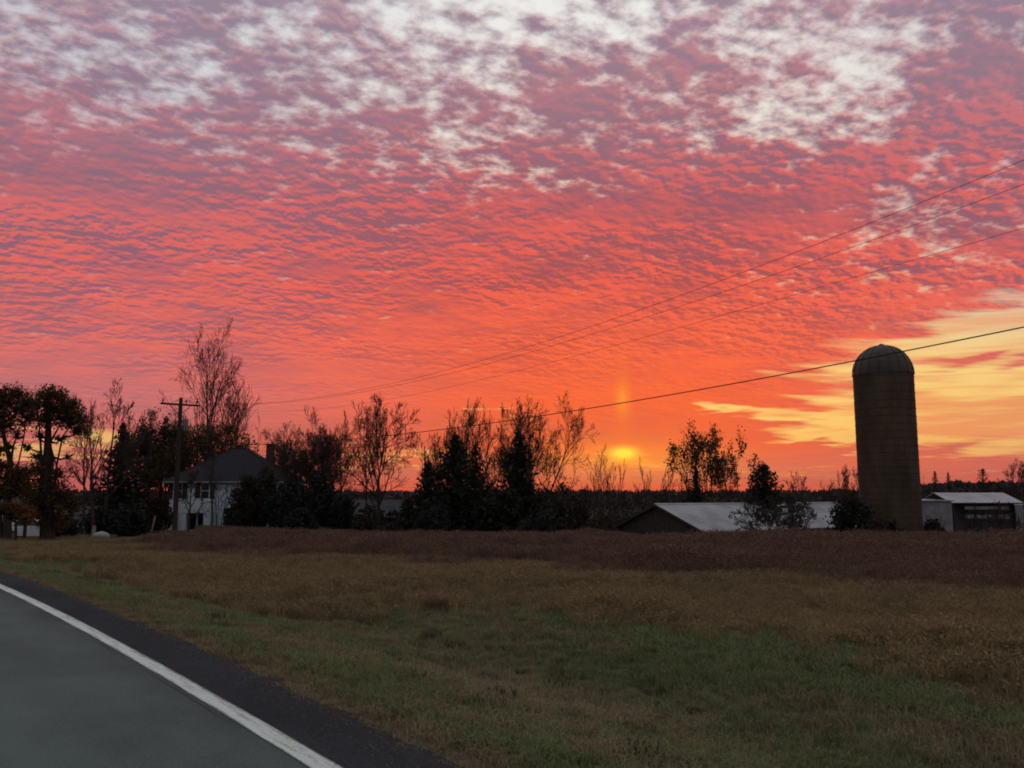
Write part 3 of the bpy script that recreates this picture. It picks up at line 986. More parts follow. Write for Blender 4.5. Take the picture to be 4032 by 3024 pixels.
# ------------------------------------------------------------------ parked car
def car():
    Y = 67.0
    x, y, z = place(150, Y)
    r = thing('parked_car', (x, y, z), 'white car parked behind the big leafy tree trunk', 'car', rz=math.radians(8))
    L, Wd = 4.4, 1.75
    def body(prof, inset, mat, name, parent):
        n = len(prof)
        v, f = [], []
        for k, (yy, ins) in enumerate(((-Wd / 2, inset), (-Wd / 2 + 0.12, 0.0), (Wd / 2 - 0.12, 0.0), (Wd / 2, inset))):
            for px, pz in prof:
                v.append((px * (1 - 0.02 * (ins > 0)), yy, pz - (0.05 if ins > 0 and pz > 0.5 else 0)))
        for k in range(3):
            for j in range(n):
                j2 = (j + 1) % n
                f.append((k * n + j, (k + 1) * n + j, (k + 1) * n + j2, k * n + j2))
        f.append(tuple(range(n)))
        f.append(tuple(3 * n + j for j in reversed(range(n))))
        o = link(name, mesh_from(name, v, f, mat), parent)
        return o
    low_ = [(-2.2, 0.35), (-2.18, 0.78), (-1.7, 0.92), (-1.2, 0.95), (0.9, 0.97), (1.25, 0.93), (2.0, 0.82), (2.2, 0.62), (2.2, 0.3), (1.0, 0.24), (-1.2, 0.24)]
    bd = body(low_, 0.1, M['white_paint'], 'body', r)
    top_ = [(-1.75, 0.93), (-1.25, 1.36), (-0.7, 1.44), (0.15, 1.43), (0.6, 1.30), (1.2, 0.95)]
    n = len(top_)
    v, f = [], []
    for yy, k in ((-0.80, 0.0), (-0.62, 1.0), (0.62, 1.0), (0.80, 0.0)):
        for px, pz in top_:
            v.append((px * (1 - 0.05 * k), yy if pz < 1.0 else yy * 0.86, pz + 0.02 * k))
    for k in range(3):
        for j in range(n - 1):
            f.append((k * n + j, (k + 1) * n + j, (k + 1) * n + j + 1, k * n + j + 1))
    f += [tuple(range(n)), tuple(3 * n + j for j in reversed(range(n)))]
    cabin = link('cabin', mesh_from('cabin', v, f, M['white_paint']), r)
    for s in (-1, 1):
        for xa, xb, xc, xd in ((-1.35, -0.42, -0.50, -1.10), (-0.34, 0.85, 0.45, -0.38)):
            y0, y1 = s * 0.785, s * 0.725
            pts = [(xa, y0 + s * .03, 1.0), (xb, y0 + s * .03, 1.0), (xc, y1 + s * .012, 1.33), (xd, y1 + s * .012, 1.33)]
            MB().poly(pts + [(p[0], p[1] - s * 0.1, p[2]) for p in pts], [(0, 1, 2, 3), (7, 6, 5, 4), (0, 4, 5, 1), (1, 5, 6, 2), (2, 6, 7, 3), (3, 7, 4, 0)]).build('side_window', M['glass'], cabin)
        for wx in (-1.35, 1.35):
            wh = MB()
            prof = [(0.0, -0.10), (0.24, -0.10), (0.31, -0.09), (0.33, -0.05), (0.33, 0.05), (0.31, 0.09), (0.0, 0.09)]
            vv, ff = [], []
            tmp = MB().lathe(prof, 18)
            wv = [(p[0] + wx, s * (0.80 + p[2]), p[1] + 0.33) for p in tmp.v]
            wo_ = link('wheel', mesh_from('wheel', wv, tmp.f, M['tyre'], True), r)
            hub = MB().lathe([(0.0, 0.01), (0.19, 0.0), (0.20, -0.03)], 12)
            link('rim', mesh_from('rim', [(p[0] + wx, s * (0.90 + p[2]), p[1] + 0.33) for p in hub.v], hub.f, M['grey_metal']), wo_)
        MB().box(2.17, 2.215, s * 0.5 - 0.18, s * 0.5 + 0.18, 0.60, 0.74).build('headlight', M['ceramic'], r)
    return r
car()

# ------------------------------------------------------------------ small things on the grass at left
def small_things():
    x, y, z = place(408, 64.0)
    v, f = [], []
    b = MB()
    n, m_ = 14, 8
    for i in range(m_ + 1):
        t = math.pi * i / m_
        for j in range(n):
            a = 2 * math.pi * j / n
            k = 1 + 0.16 * (vnoise(i * 0.8 + 3, j * 0.7, 4) - 0.5)
            b.v.append((0.62 * math.sin(t) * math.cos(a) * k, 0.45 * math.sin(t) * math.sin(a) * k, 0.26 + 0.34 * math.cos(t) * k))
    for i in range(m_):
        for j in range(n):
            b.f.append((i * n + j, (i + 1) * n + j, (i + 1) * n + (j + 1) % n, i * n + (j + 1) % n))
    o = b.build('boulder', M['stone'], None, (x, y, z), True)
    tag(o, 'pale rounded boulder on the grass left of the dark hedge', 'boulder')
    x, y, z = place(378, 65.0)
    o = MB().tube([(0, 0, -0.2), (0, 0, 0.6), (0.02, 0, 0.95)], [0.17, 0.15, 0.12], 8).build('stump', M['pale_wood'], None, (x, y, z))
    tag(o, 'short pale stump just left of the boulder', 'stump')
    x, y, z = place(601, 69.0)
    o = MB().tube([(0, 0, -0.2), (0.12, 0, 0.8), (0.3, 0, 1.75)], [0.05, 0.05, 0.045], 6).build('leaning_stake', M['pale_wood'], None, (x, y, z))
    tag(o, 'thin pale stake leaning beside the dark hedge', 'stake')
    x, y, z = place(108, 64.0)
    o = MB().box(-0.09, 0.09, -0.09, 0.09, -0.2, 1.45).build('wooden_post', M['pole'], None, (x, y, z))
    tag(o, 'dark square post standing in front of the white car', 'post')
small_things()

# ------------------------------------------------------------------ power line
PA = math.radians(38.5)
PD, PN = (-math.sin(PA), math.cos(PA)), (math.cos(PA), math.sin(PA))
POLE_Y = 62.0
PX0 = at(694, 1950, POLE_Y).x
LZ = at(694, 1566, POLE_Y).z
ARM_Z = at(694, 1592, POLE_Y).z
def power_pole(x, y, label, full=True):
    z = gz(x, y)
    r = thing('power_pole', (x, y, z), label, 'utility pole', 'wooden power poles', rz=math.atan2(PN[1], PN[0]))
    H = LZ - z
    MB().tube([(0, 0, -0.5), (0, 0, H * 0.5), (0, 0, H)], [0.19, 0.16, 0.125], 12).build('pole', M['pole'], r)
    az_ = ARM_Z - z
    arm = MB().box(-1.35, 1.35, 0.13, 0.25, az_ - 0.07, az_ + 0.07).build('crossarm', M['pole'], r)
    for o_ in (-1.2, 0.45, 1.2):
        MB().lathe([(0.03, 0.0), (0.03, 0.1), (0.075, 0.12), (0.085, 0.17), (0.05, 0.22), (0.07, 0.25), (0.0, 0.30)], 10, c=(o_, 0.19, az_ + 0.072)).build('insulator', M['ceramic'], arm)
    for s in (-1, 1):
        MB().tube([(s * 0.75, 0.12, az_ - 0.06), (s * 0.05, 0.14, az_ - 0.75)], 0.025, 5).build('brace', M['grey_metal'], arm)
    if full:
        tk = MB().lathe([(0.0, 0.95), (0.17, 0.93), (0.21, 0.85), (0.21, 0.08), (0.18, 0.0), (0.0, 0.0)], 14, c=(0.40, -0.02, az_ - 1.95)).build('transformer', M['grey_metal'], r, smooth=True)
        MB().lathe([(0.03, 0.0), (0.06, 0.05), (0.035, 0.1), (0.06, 0.15), (0.0, 0.22)], 8, c=(0.40, -0.02, az_ - 0.99)).build('bushing', M['ceramic'], tk)
    return r
power_pole(PX0, POLE_Y, 'wooden power pole with crossarm beside the tall bare tree')
SPAN = 78.0
power_pole(PX0 - PD[0] * SPAN, POLE_Y - PD[1] * SPAN, 'near wooden power pole carrying the wires at the right roadside', False)

def wire(pix, off, ztop, radius, label, z2=None):
    """Hang a cable between the two poles so that it lies on the given lines of sight."""
    S, Z, Wt = [0.0], [ztop], [30.0]
    x0, y0 = PX0 + PN[0] * off, POLE_Y + PN[1] * off
    for px, py in pix:
        d = ray(px, py)
        # eye + t d meets the vertical plane of the line
        A = np.array([[d.x, PD[0]], [d.y, PD[1]]])
        t, s = np.linalg.solve(A, np.array([x0, y0]))
        S.append(s); Z.append(EYE + t * d.z); Wt.append(1.0)
    k = np.polyfit(S, Z, 3 if len(S) > 5 else 2, w=Wt)
    pts = []
    for s in np.linspace(0, SPAN, 70):
        pts.append((x0 - PD[0] * s, y0 - PD[1] * s, float(np.polyval(k, s))))
    o = MB().tube(pts, radius, 6).build('power_line', M['wire'])
    return tag(o, label, 'cable', 'overhead cables')
wire([(984, 1586), (1200, 1574), (1417, 1537), (1780, 1453), (2016, 1388), (2472, 1237), (2927, 1064), (3155, 982), (3383, 890), (3747, 750), (4032, 640)], -1.2, ARM_Z + 0.33, 0.0062,
     'topmost thin wire running from the pole to the upper right')
wire([(984, 1590), (1450, 1534), (1878, 1450), (2016, 1415), (2508, 1256), (2927, 1114), (3291, 991), (4032, 735)], 0.45, ARM_Z + 0.33, 0.0062,
     'middle thin wire just under the topmost one')
wire([(1482, 1583), (1656, 1548), (1905, 1488), (2063, 1453), (2380, 1374), (2836, 1247), (3200, 1140), (4032, 895)], 1.2, ARM_Z + 0.33, 0.0052,
     'third and faintest of the three high thin wires')
wire([(1100, 1746), (1536, 1718), (2016, 1652), (2472, 1584), (2927, 1502), (3364, 1420), (3565, 1379), (4032, 1292)], 0.2, at(694, 1748, POLE_Y).z, 0.016,
     'thick low cable crossing in front of the silo top')

# ------------------------------------------------------------------ trees
def cards(cent, size, rngs, elong=1.0, droop=0.0, tri=False):
    """Small leaf faces with random facing around the given centres."""
    n = len(cent)
    a = rngs.normal(size=(n, 3))
    a[:, 2] -= droop
    a /= np.linalg.norm(a, axis=1)[:, None]
    b = rngs.normal(size=(n, 3))
    b -= a * (a * b).sum(1)[:, None]
    b /= np.linalg.norm(b, axis=1)[:, None]
    s = size * (0.6 + 0.8 * rngs.random(n))[:, None]
    p, q = a * s * 0.5 * elong, b * s * 0.5
    c = np.asarray(cent)
    v = np.stack([c - p, c + q * 0.8, c + p, c - q * 0.8], 1).reshape(-1, 3)
    return v

def card_object(name, v, mat, parent, extra=None):
    n = len(v) // 4
    me = bpy.data.meshes.new(name)
    ev, ef = ([], []) if extra is None else (extra.v, extra.f)
    verts = np.concatenate([v, np.array(ev, float).reshape(-1, 3)]) if len(ev) else v
    faces = [(4 * k, 4 * k + 1, 4 * k + 2, 4 * k + 3) for k in range(n)] + [tuple(i + 4 * n for i in f) for f in ef]
    me.from_pydata(verts.tolist(), [], faces)
    me.materials.append(mat)
    if extra is not None:
        me.materials.append(M['twig'])
        idx = np.zeros(len(faces), dtype=np.int32)
        idx[n:] = 1
        me.polygons.foreach_set('material_index', idx)
    me.update()
    return link(name, me, parent)

def skeleton(seed, stems=1, levels=4, lean=0.12, fan=0.5, kids=(9, 7, 5, 4), taper=0.55, crown_from=0.25, upward=0.25):
    """Branch polylines: (level, points, radius0, radius1)."""
    rr = random.Random(seed)
    out = []
    def rnd_dir(d, ang):
        a = d.orthogonal().normalized()
        a.rotate(Matrix.Rotation(rr.random() * 2 * math.pi, 3, d))
        e = d.copy()
        e.rotate(Matrix.Rotation(ang, 3, a))
        return e
    def grow(p, d, L, r, lvl):
        n = 6 if lvl == 0 else (4 if lvl < 3 else 2)
        pts = [p.copy()]
        for k in range(n):
            d = (d + Vector((rr.gauss(0, .10), rr.gauss(0, .10), rr.gauss(0, .06) + upward * (0.22 if lvl else 0.05)))).normalized()
            p = p + d * (L / n)
            pts.append(p.copy())
        r1 = r * (0.22 if lvl == 0 else 0.3)
        out.append((lvl, pts, r, r1))
        if lvl >= levels:
            return
        nk = kids[lvl]
        for k in range(nk):
            lo = crown_from if lvl == 0 else 0.22
            t = lo + (1 - lo) * (k + rr.random()) / nk
            f = t * n
            i = min(int(f), n - 1)
            q = pts[i].lerp(pts[i + 1], f - i)
            dd = (pts[i + 1] - pts[i]).normalized()
            ang = math.radians(rr.uniform(24, 58) * (1.1 if lvl == 0 else 1.0))
            Lc = L * rr.uniform(0.42, 0.72) * (1.12 - 0.55 * t)
            grow(q, rnd_dir(dd, ang), Lc, (r * (1 - t) + r1 * t) * taper, lvl + 1)
    for s in range(stems):
        a = rr.random() * 2 * math.pi if stems > 1 else 0
        tilt = (fan * (0.25 + 0.75 * rr.random())) if stems > 1 else lean * rr.random()
        if stems > 1:
            a = 2 * math.pi * (s + 0.6 * rr.random()) / stems
        d = Vector((math.sin(tilt) * math.cos(a), math.sin(tilt) * math.sin(a), math.cos(tilt)))
        grow(Vector((0.08 * math.cos(a), 0.08 * math.sin(a), 0)), d, 1.0 * rr.uniform(0.8, 1.0) if s else 1.0, 0.03 if stems == 1 else 0.02, 0)
    return out

def fit(skel, H, R_, rad):
    """Scale a unit skeleton to a tree's real height, half-width and trunk radius."""
    P = np.array([p for _, pts, _, _ in skel for p in pts])
    zx = P[:, 2].max()
    hx = np.percentile(np.abs(P[:, 0]), 95)
    hy = np.percentile(np.abs(P[:, 1]), 95)
    r0 = skel[0][2]
    res = []
    for lvl, pts, a, b in skel:
        q = [Vector((p.x * R_ / hx, p.y * R_ / hy, p.z * H / zx)) for p in pts]
        res.append((lvl, q, max(0.008, a * rad / r0), max(0.004, b * rad / r0)))
    return res

def tree_meshes(root, sk, trunk_mat, twig_mat, leaf=None, minr=0.013):
    tr, cr = MB(), MB()
    ends = []
    for lvl, pts, a, b in sk:
        if lvl == 0:
            pts = [pts[0] - Vector((0, 0, 0.35))] + pts
            n = len(pts)
            tr.tube(pts, [max(minr, a * (1.25 if k == 0 else 1) * (1 - k / (n - 1)) + b * k / (n - 1)) for k in range(n)], 8, False)
        elif lvl == 1:
            n = len(pts)
            cr.tube(pts, [max(minr, a + (b - a) * k / (n - 1)) for k in range(n)], 5, False)
        else:
            n = len(pts)
            cr.tube(pts, [max(minr, a + (b - a) * k / (n - 1)) * (1.0 if k < n - 1 else 0.35) for k in range(n)], 3, False)
        if lvl >= 2:
            ends += [pts[-1], pts[len(pts) // 2]]
    tr.build('trunk', trunk_mat, root, smooth=True)
    if leaf:
        mat, per, size, spread, seed = leaf
        g = np.random.default_rng(seed)
        e = np.array([tuple(p) for p in ends])
        e = np.repeat(e, per, 0)
        e = e + g.normal(size=e.shape) * spread
        card_object('crown', cards(e, size, g, 1.4, 0.3), mat, root, cr)
    else:
        cr.build('crown', twig_mat, root)
    return root

def bare_tree(px, depth, top, hw, label, seed, stems=1, name='bare_tree', rad=None, kids=(9, 7, 5, 4), levels=4, fan=0.5, leaf=None, crown_from=0.25,
              upward=0.25, lean=0.12, group='bare trees', cat='tree', trunk='bark', minr=0.017):
    x, y, z = place(px, depth)
    H = at(px, top, depth).z - z
    R_ = 1.12 * hw * depth / FPX
    r = thing(name, (x, y, z), label, cat, group)
    sk = fit(skeleton(seed, stems, levels, lean, fan, kids, 0.55, crown_from, upward), H, R_, rad or max(0.07, H * 0.018))
    return tree_meshes(r, sk, M[trunk], M['twig'], leaf, minr)

def spruce(px, depth, top, hw, label, seed, name='spruce_tree', mat='needle', group='spruces', dense=1.0, power=0.85):
    x, y, z = place(px, depth)
    H = at(px, top, depth).z - z
    R_ = hw * depth / FPX
    r = thing(name, (x, y, z), label, 'tree', group)
    MB().tube([(0, 0, -0.3), (0, 0, H * 0.5), (0, 0, H * 0.97)], [R_ * 0.09 + 0.05, R_ * 0.05 + 0.03, 0.02], 8, False).build('trunk', M['bark'], r)
    rr = random.Random(seed)
    g = np.random.default_rng(seed)
    C, D = [], []
    zz = H * 0.04
    while zz < H * 0.985:
        t = zz / H
        Lb = R_ * (1 - t) ** power * 1.62 + 0.04
        nb = max(4, int((5 + 5 * (1 - t)) * dense))
        a0 = rr.random() * 6.28
        for k in range(nb):
            a = a0 + 6.283 * (k + rr.uniform(-.3, .3)) / nb
            L = Lb * rr.uniform(0.5, 1.15)
            if rr.random() < 0.10:
                L *= 1.18
            m_ = max(5, int(L * 9 * dense))
            for j in range(m_):
                s = (j + rr.random()) / m_
                wdt = 0.16 * L * (1 - s) + 0.05
                side = rr.uniform(-1, 1) * wdt
                rad = L * s
                dz = -0.16 * rad + 0.24 * rad * s + rr.uniform(-.05, .07) * L
                C.append((rad * math.cos(a) - side * math.sin(a), rad * math.sin(a) + side * math.cos(a), zz + dz))
        zz += max(0.12, H * 0.030 * (1.15 - 0.5 * t))
    C.append((0, 0, H)); C.append((0, 0, H * 0.985)); C.append((0, 0, H * 0.97))
    C = np.array(C)
    C[:, 2] = np.maximum(C[:, 2], 0.05)
    size = 0.14 + 0.045 * R_
    v = cards(C, size, g, 1.7, 0.35)
    card_object('crown', v, M[mat], r)
    return r

def leaf_mass(centres, radii, count, g, lumps=0.35, k=1.35):
    """Points through a set of ellipsoids, thicker near the surface and broken up by hollows."""
    vol = np.array([a * b * c for a, b, c in radii])
    pick = g.choice(len(centres), size=count * 2, p=vol / vol.sum())
    d = g.normal(size=(count * 2, 3))
    d /= np.linalg.norm(d, axis=1)[:, None]
    rad = g.random(count * 2) ** 0.45
    P = np.array(centres)[pick] + d * rad[:, None] * np.array(radii)[pick] * (1 + 0.25 * g.normal(size=(count * 2, 1)) * lumps)
    n = (vnoise(P[:, 0] * k + P[:, 2] * 0.7, P[:, 1] * k + P[:, 2] * 1.1, 11) + vnoise(P[:, 0] * k * 2.1 - P[:, 2] * 1.7, P[:, 1] * 2.1 * k + P[:, 2], 12)) / 2
    keep = n > np.quantile(n, lumps)
    return P[keep][:count]

def clump_tree(px, depth, label, seed, clumps, mat, count, size, trunks, name='leafy_tree', group='leafy trees', lumps=0.42, limb=0.10):
    """Tree whose foliage hangs in separate clumps: clumps and trunks are given by bearing (pixels), at this depth."""
    x, y, z = place(px, depth)
    r = thing(name, (x, y, z), label, 'tree', group)
    g = np.random.default_rng(seed)
    rr = random.Random(seed)
    o = Vector((x, y, z))
    k = depth / FPX
    cs, rs = [], []
    for cx_, cy_, rx, ry in clumps:
        dpt = rr.uniform(-0.45, 0.45) * 60 * k
        p = at(cx_, cy_, depth) - o + Vector((0, dpt, 0))
        cs.append(tuple(p))
        rs.append((rx * k, (rx + ry) / 2 * k, ry * k))
    P = leaf_mass(cs, rs, count, g, lumps, 2.6)
    tr, cr = MB(), MB()
    tips = []
    for path, rad in trunks:
        pts = [at(a, b, depth) - o for a, b in path]
        pts = [p + Vector((0, rr.uniform(-.15, .15), 0)) for p in pts]
        pts[0].z = min(pts[0].z, -0.2)
        n = len(pts)
        tr.tube(pts, [rad * (1.15 - 0.85 * q / (n - 1)) for q in range(n)], 8, False)
        tips += pts[1:]
    for c, rd in zip(cs, rs):
        c = Vector(c)
        b = min(tips, key=lambda t: (t - c).length + max(0, t.z - c.z) * 1.5)
        mid = b.lerp(c, 0.5) + Vector((rr.uniform(-.2, .2), rr.uniform(-.2, .2), -0.15))
        cr.tube([b, mid, c], [limb, limb * 0.7, limb * 0.4], 5, False)
        for q in range(48):
            d = Vector((rr.gauss(0, 1), rr.gauss(0, 1), rr.gauss(0.35, 0.8))).normalized()
            e = c + Vector((d.x * rd[0], d.y * rd[1], d.z * rd[2])) * rr.uniform(0.8, 1.5)
            m2 = c.lerp(e, 0.5) + Vector((rr.uniform(-.12, .12), rr.uniform(-.12, .12), rr.uniform(-.1, .15)))
            cr.tube([c.lerp(mid, 0.4), m2, e], [0.03, 0.02, 0.007], 3, False)
    tr.build('trunk', M['bark'], r, smooth=True)
    card_object('crown', cards(P, size, g, 1.3, 0.25), mat, r, cr)
    return r

def shrub(px, depth, top, hw, label, seed, mat='evergreen', count=2600, size=0.2, name='shrub', group='dark shrubs', lumps=0.25, sink=0.0, pointed=0.0):
    x, y, z = place(px, depth)
    H = at(px, top, depth).z - z
    R_ = hw * depth / FPX
    r = thing(name, (x, y, z), label, 'shrub', group)
    g = np.random.default_rng(seed)
    rr = random.Random(seed)
    cs, rs = [(0, 0, H * 0.42)], [(R_ * 0.85, R_ * 0.8, H * 0.44)]
    for k in range(9):
        a = rr.random() * 6.28
        zc = H * rr.uniform(0.2, 0.82)
        q = R_ * (0.62 - 0.45 * (zc / H) ** 2 - pointed * 0.4 * zc / H)
        s = rr.uniform(0.22, 0.42) * R_ * (1 - pointed * 0.5 * zc / H)
        cs.append((q * math.cos(a), q * math.sin(a), zc))
        rs.append((s, s, s * rr.uniform(0.8, 1.3)))
    P = leaf_mass(cs, rs, count, g, lumps)
    P[:, 2] = np.clip(P[:, 2], 0.02, H * 1.02)
    st = MB()
    for k in range(14):
        a = rr.random() * 6.28
        e = Vector((R_ * rr.uniform(0.2, 0.95) * math.cos(a), R_ * rr.uniform(0.2, 0.9) * math.sin(a), H * rr.uniform(0.6, 1.04)))
        st.tube([(0.06 * math.cos(a), 0.06 * math.sin(a), -0.2), (e.x * 0.4, e.y * 0.4, e.z * 0.5), e], [0.05, 0.03, 0.008], 4, False)
    st.build('stem', M['bark'], r)
    card_object('foliage', cards(P, size, g, 1.3, 0.1), M[mat], r)
    return r

# --- the group at the left edge
clump_tree(15, 57.0, 'large olive-brown leafy tree cut by the left edge', 21,
           [(30, 1590, 75, 60), (-40, 1620, 90, 90), (75, 1610, 55, 75), (20, 1670, 90, 55), (60, 1550, 50, 40), (100, 1650, 40, 50), (-10, 1560, 60, 50), (-90, 1650, 90, 110), (110, 1585, 30, 45),
            (10, 1840, 80, 40), (60, 1880, 70, 45), (-60, 1870, 90, 70), (20, 1920, 100, 45), (90, 1930, 70, 45), (-60, 1940, 90, 50), (110, 1860, 50, 40), (40, 1760, 30, 30), (80, 1720, 24, 26), (-20, 1770, 40, 30)],
           M['olive_leaf'], 7600, 0.16, [([(28, 2120), (26, 1960), (40, 1820), (15, 1700), (20, 1600)], 0.26), ([(26, 1900), (-10, 1800), (-50, 1680)], 0.14), ([(34, 1850), (55, 1760), (80, 1660)], 0.09), ([(34, 1800), (90, 1720), (105, 1640)], 0.06)], lumps=0.56)
clump_tree(190, 60.0, 'large olive-brown leafy tree with thick trunk, second from the left edge', 22,
           [(185, 1555, 50, 45), (235, 1560, 50, 42), (155, 1590, 36, 60), (200, 1610, 70, 50), (265, 1600, 50, 50), (300, 1600, 32, 42), (240, 1650, 80, 40), (170, 1660, 40, 40), (290, 1660, 50, 45), (320, 1640, 26, 50), (300, 1700, 40, 26), (160, 1720, 26, 26), (100, 1760, 24, 22), (225, 1730, 30, 20), (265, 1800, 26, 24), (140, 1800, 40, 26),
            (150, 1850, 65, 40), (95, 1880, 60, 50), (225, 1870, 50, 40), (130, 1930, 90, 55), (240, 1940, 60, 50), (180, 1990, 90, 60), (270, 1990, 50, 45), (210, 2050, 80, 45), (120, 2030, 60, 40)],
           M['olive_leaf'], 8200, 0.16, [([(188, 2140), (184, 2000), (180, 1880), (186, 1760), (190, 1650), (195, 1570)], 0.40), ([(182, 1900), (210, 1800), (196, 1740), (250, 1640)], 0.14), ([(182, 1850), (165, 1780), (150, 1650)], 0.12), ([(184, 1960), (230, 1850), (205, 1760)], 0.09), ([(186, 1780), (250, 1720), (300, 1640)], 0.08)], lumps=0.56)
clump_tree(62, 54.0, 'small ochre-leaved tree hanging over the white garage', 23,
           [(15, 2005, 60, 32), (75, 2022, 48, 30), (-50, 2005, 60, 38), (112, 2045, 26, 24), (40, 2030, 30, 22)], M['ochre_leaf'], 2200, 0.17, [([(66, 2110), (62, 2060), (60, 2010)], 0.10)], lumps=0.5, limb=0.05)
bare_tree(385, 73.0, 1492, 125, 'bare forked tree between the leafy trees and the pointed evergreen', 31, stems=2, fan=0.32, kids=(9, 7, 5, 3), rad=0.2, crown_from=0.3)
bare_tree(318, 75.0, 1560, 60, 'slim bare tree just right of the big leafy tree', 32, kids=(8, 6, 4, 3), rad=0.12)
spruce(468, 79.0, 1655, 98, 'broad pointed evergreen left of the power pole', 41, power=0.95, dense=1.1)
shrub(265, 66.0, 2036, 62, 'round grey-green shrub on the lawn right of the thick trunk', 51, mat='dull_leaf', count=1800)
shrub(400, 74.0, 1985, 70, 'dark shrub at the foot of the pointed evergreen', 52)
shrub(520, 71.0, 1986, 92, 'wide dark green hedge shrub below the power pole', 53, count=3200, group=None)
bare_tree(560, 100.0, 1612, 75, 'brushy bare tree left of the power pole', 33, stems=3, fan=0.4, leaf=(M['dull_leaf'], 1, 0.16, 0.2, 5))
bare_tree(640, 102.0, 1640, 70, 'brushy bare tree directly behind the power pole', 34, stems=3, fan=0.4, leaf=(M['dull_leaf'], 1, 0.16, 0.2, 6))
# --- around the farmhouse
bare_tree(808, 108.0, 1245, 105, 'tall bare tree rising high above the farmhouse', 135, stems=1, kids=(14, 7, 5, 3), rad=0.27, crown_from=0.30, upward=0.42, lean=0.02, group=None, minr=0.019)
bare_tree(905, 107.0, 1425, 85, 'bare upright tree right of the tall bare tree, above the farmhouse roof', 36, stems=2, fan=0.25, kids=(9, 6, 5, 3), rad=0.17, upward=0.35, minr=0.017)
bare_tree(735, 106.0, 1500, 60, 'bare tree left of the tall one, right of the power pole top', 136, stems=2, fan=0.3, kids=(8, 6, 4, 3), rad=0.14, upward=0.35)
clump_tree(830, 99.0, 'broad brown-leaved tree behind the farmhouse roof', 24,
           [(700, 1790, 85, 75), (770, 1730, 75, 65), (860, 1730, 80, 70), (940, 1770, 70, 70), (640, 1850, 75, 80), (820, 1800, 100, 70), (985, 1830, 45, 60), (690, 1700, 45, 45), (590, 1900, 60, 70), (900, 1690, 40, 35)],
           M['oak_leaf'], 13000, 0.19, [([(830, 2060), (828, 1900), (835, 1780), (850, 1720)], 0.32), ([(828, 1900), (740, 1800), (700, 1740)], 0.14), ([(832, 1880), (910, 1790), (940, 1750)], 0.12)], lumps=0.3, group=None)
bare_tree(823, 78.0, 1745, 48, 'thin bare tree standing before the farmhouse wall', 37, kids=(8, 5, 4, 3), rad=0.11, lean=0.03, crown_from=0.4, minr=0.011)
bare_tree(868, 77.0, 1870, 44, 'small forked sapling before the white farmhouse wall', 38, stems=2, fan=0.28, kids=(5, 4, 3, 2), rad=0.07)
bare_tree(735, 79.0, 1850, 60, 'gnarled little tree before the left half of the farmhouse wall', 39, kids=(8, 6, 5, 3), rad=0.14, minr=0.02)
shrub(935, 77.0, 1990, 52, 'low dark shrub right of the farmhouse porch', 54)
shrub(985, 78.0, 1848, 88, 'tall dark shrub covering the middle of the farmhouse wall', 55, count=5600, mat='dull_leaf')
shrub(1112, 77.0, 1885, 78, 'rounded dark shrub at the right end of the farmhouse', 56, count=4200)
shrub(1150, 82.0, 1850, 60, 'upright dark shrub behind the rounded one, right of the chimney', 57, pointed=0.5)
shrub(1240, 80.0, 1830, 110, 'biggest dark evergreen shrub, right of the farmhouse', 58, count=5200, pointed=0.35)
shrub(1345, 79.0, 1930, 62, 'low dark shrub at the foot of the bare tree', 59)
shrub(632, 80.0, 1945, 62, 'dark shrub at the left corner of the farmhouse', 91, mat='dull_leaf', count=2600, group='brown bushes')
shrub(1045, 81.0, 1795, 58, 'tall brown bush hiding the right slope of the farmhouse roof', 94, mat='dull_leaf', count=4200, group='brown bushes', pointed=0.4, lumps=0.35)
shrub(1190, 75.0, 2000, 80, 'low dark shrub below the biggest shrub', 92, count=2400)
shrub(1540, 74.0, 2050, 70, 'low dark bush before the grey shed, left of the columnar evergreen', 93, mat='dull_leaf', count=1500, group='brown bushes')
bare_tree(1110, 92.0, 1690, 60, 'twiggy bare tree just right of the chimney', 61, stems=3, fan=0.45, kids=(9, 7, 5, 3))
bare_tree(1205, 90.0, 1585, 145, 'dense twiggy bare tree right of the farmhouse', 62, stems=6, fan=0.6, kids=(10, 8, 5, 4), rad=0.13, minr=0.015)
bare_tree(1320, 89.0, 1610, 100, 'twiggy bare tree between the dense one and the tall forked one', 63, stems=4, fan=0.55, kids=(10, 7, 5, 4), rad=0.14, minr=0.015)
bare_tree(1470, 84.0, 1548, 140, 'tall bare tree with a clear trunk above the grey shed', 64, kids=(15, 8, 6, 4), rad=0.22, crown_from=0.16, lean=0.04)
bare_tree(1425, 86.0, 1575, 62, 'slender bare tree leaning beside the clear-trunked one', 65, kids=(10, 6, 4, 3), rad=0.12, lean=0.1)
shrub(1432, 78.0, 2030, 70, 'low brown bush in front of the grey shed', 66, mat='dull_leaf', count=1500, group='brown bushes')
spruce(1604, 80.0, 1962, 30, 'narrow columnar evergreen between the grey shed and the spruces', 42, name='columnar_evergreen', power=0.3, group=None)
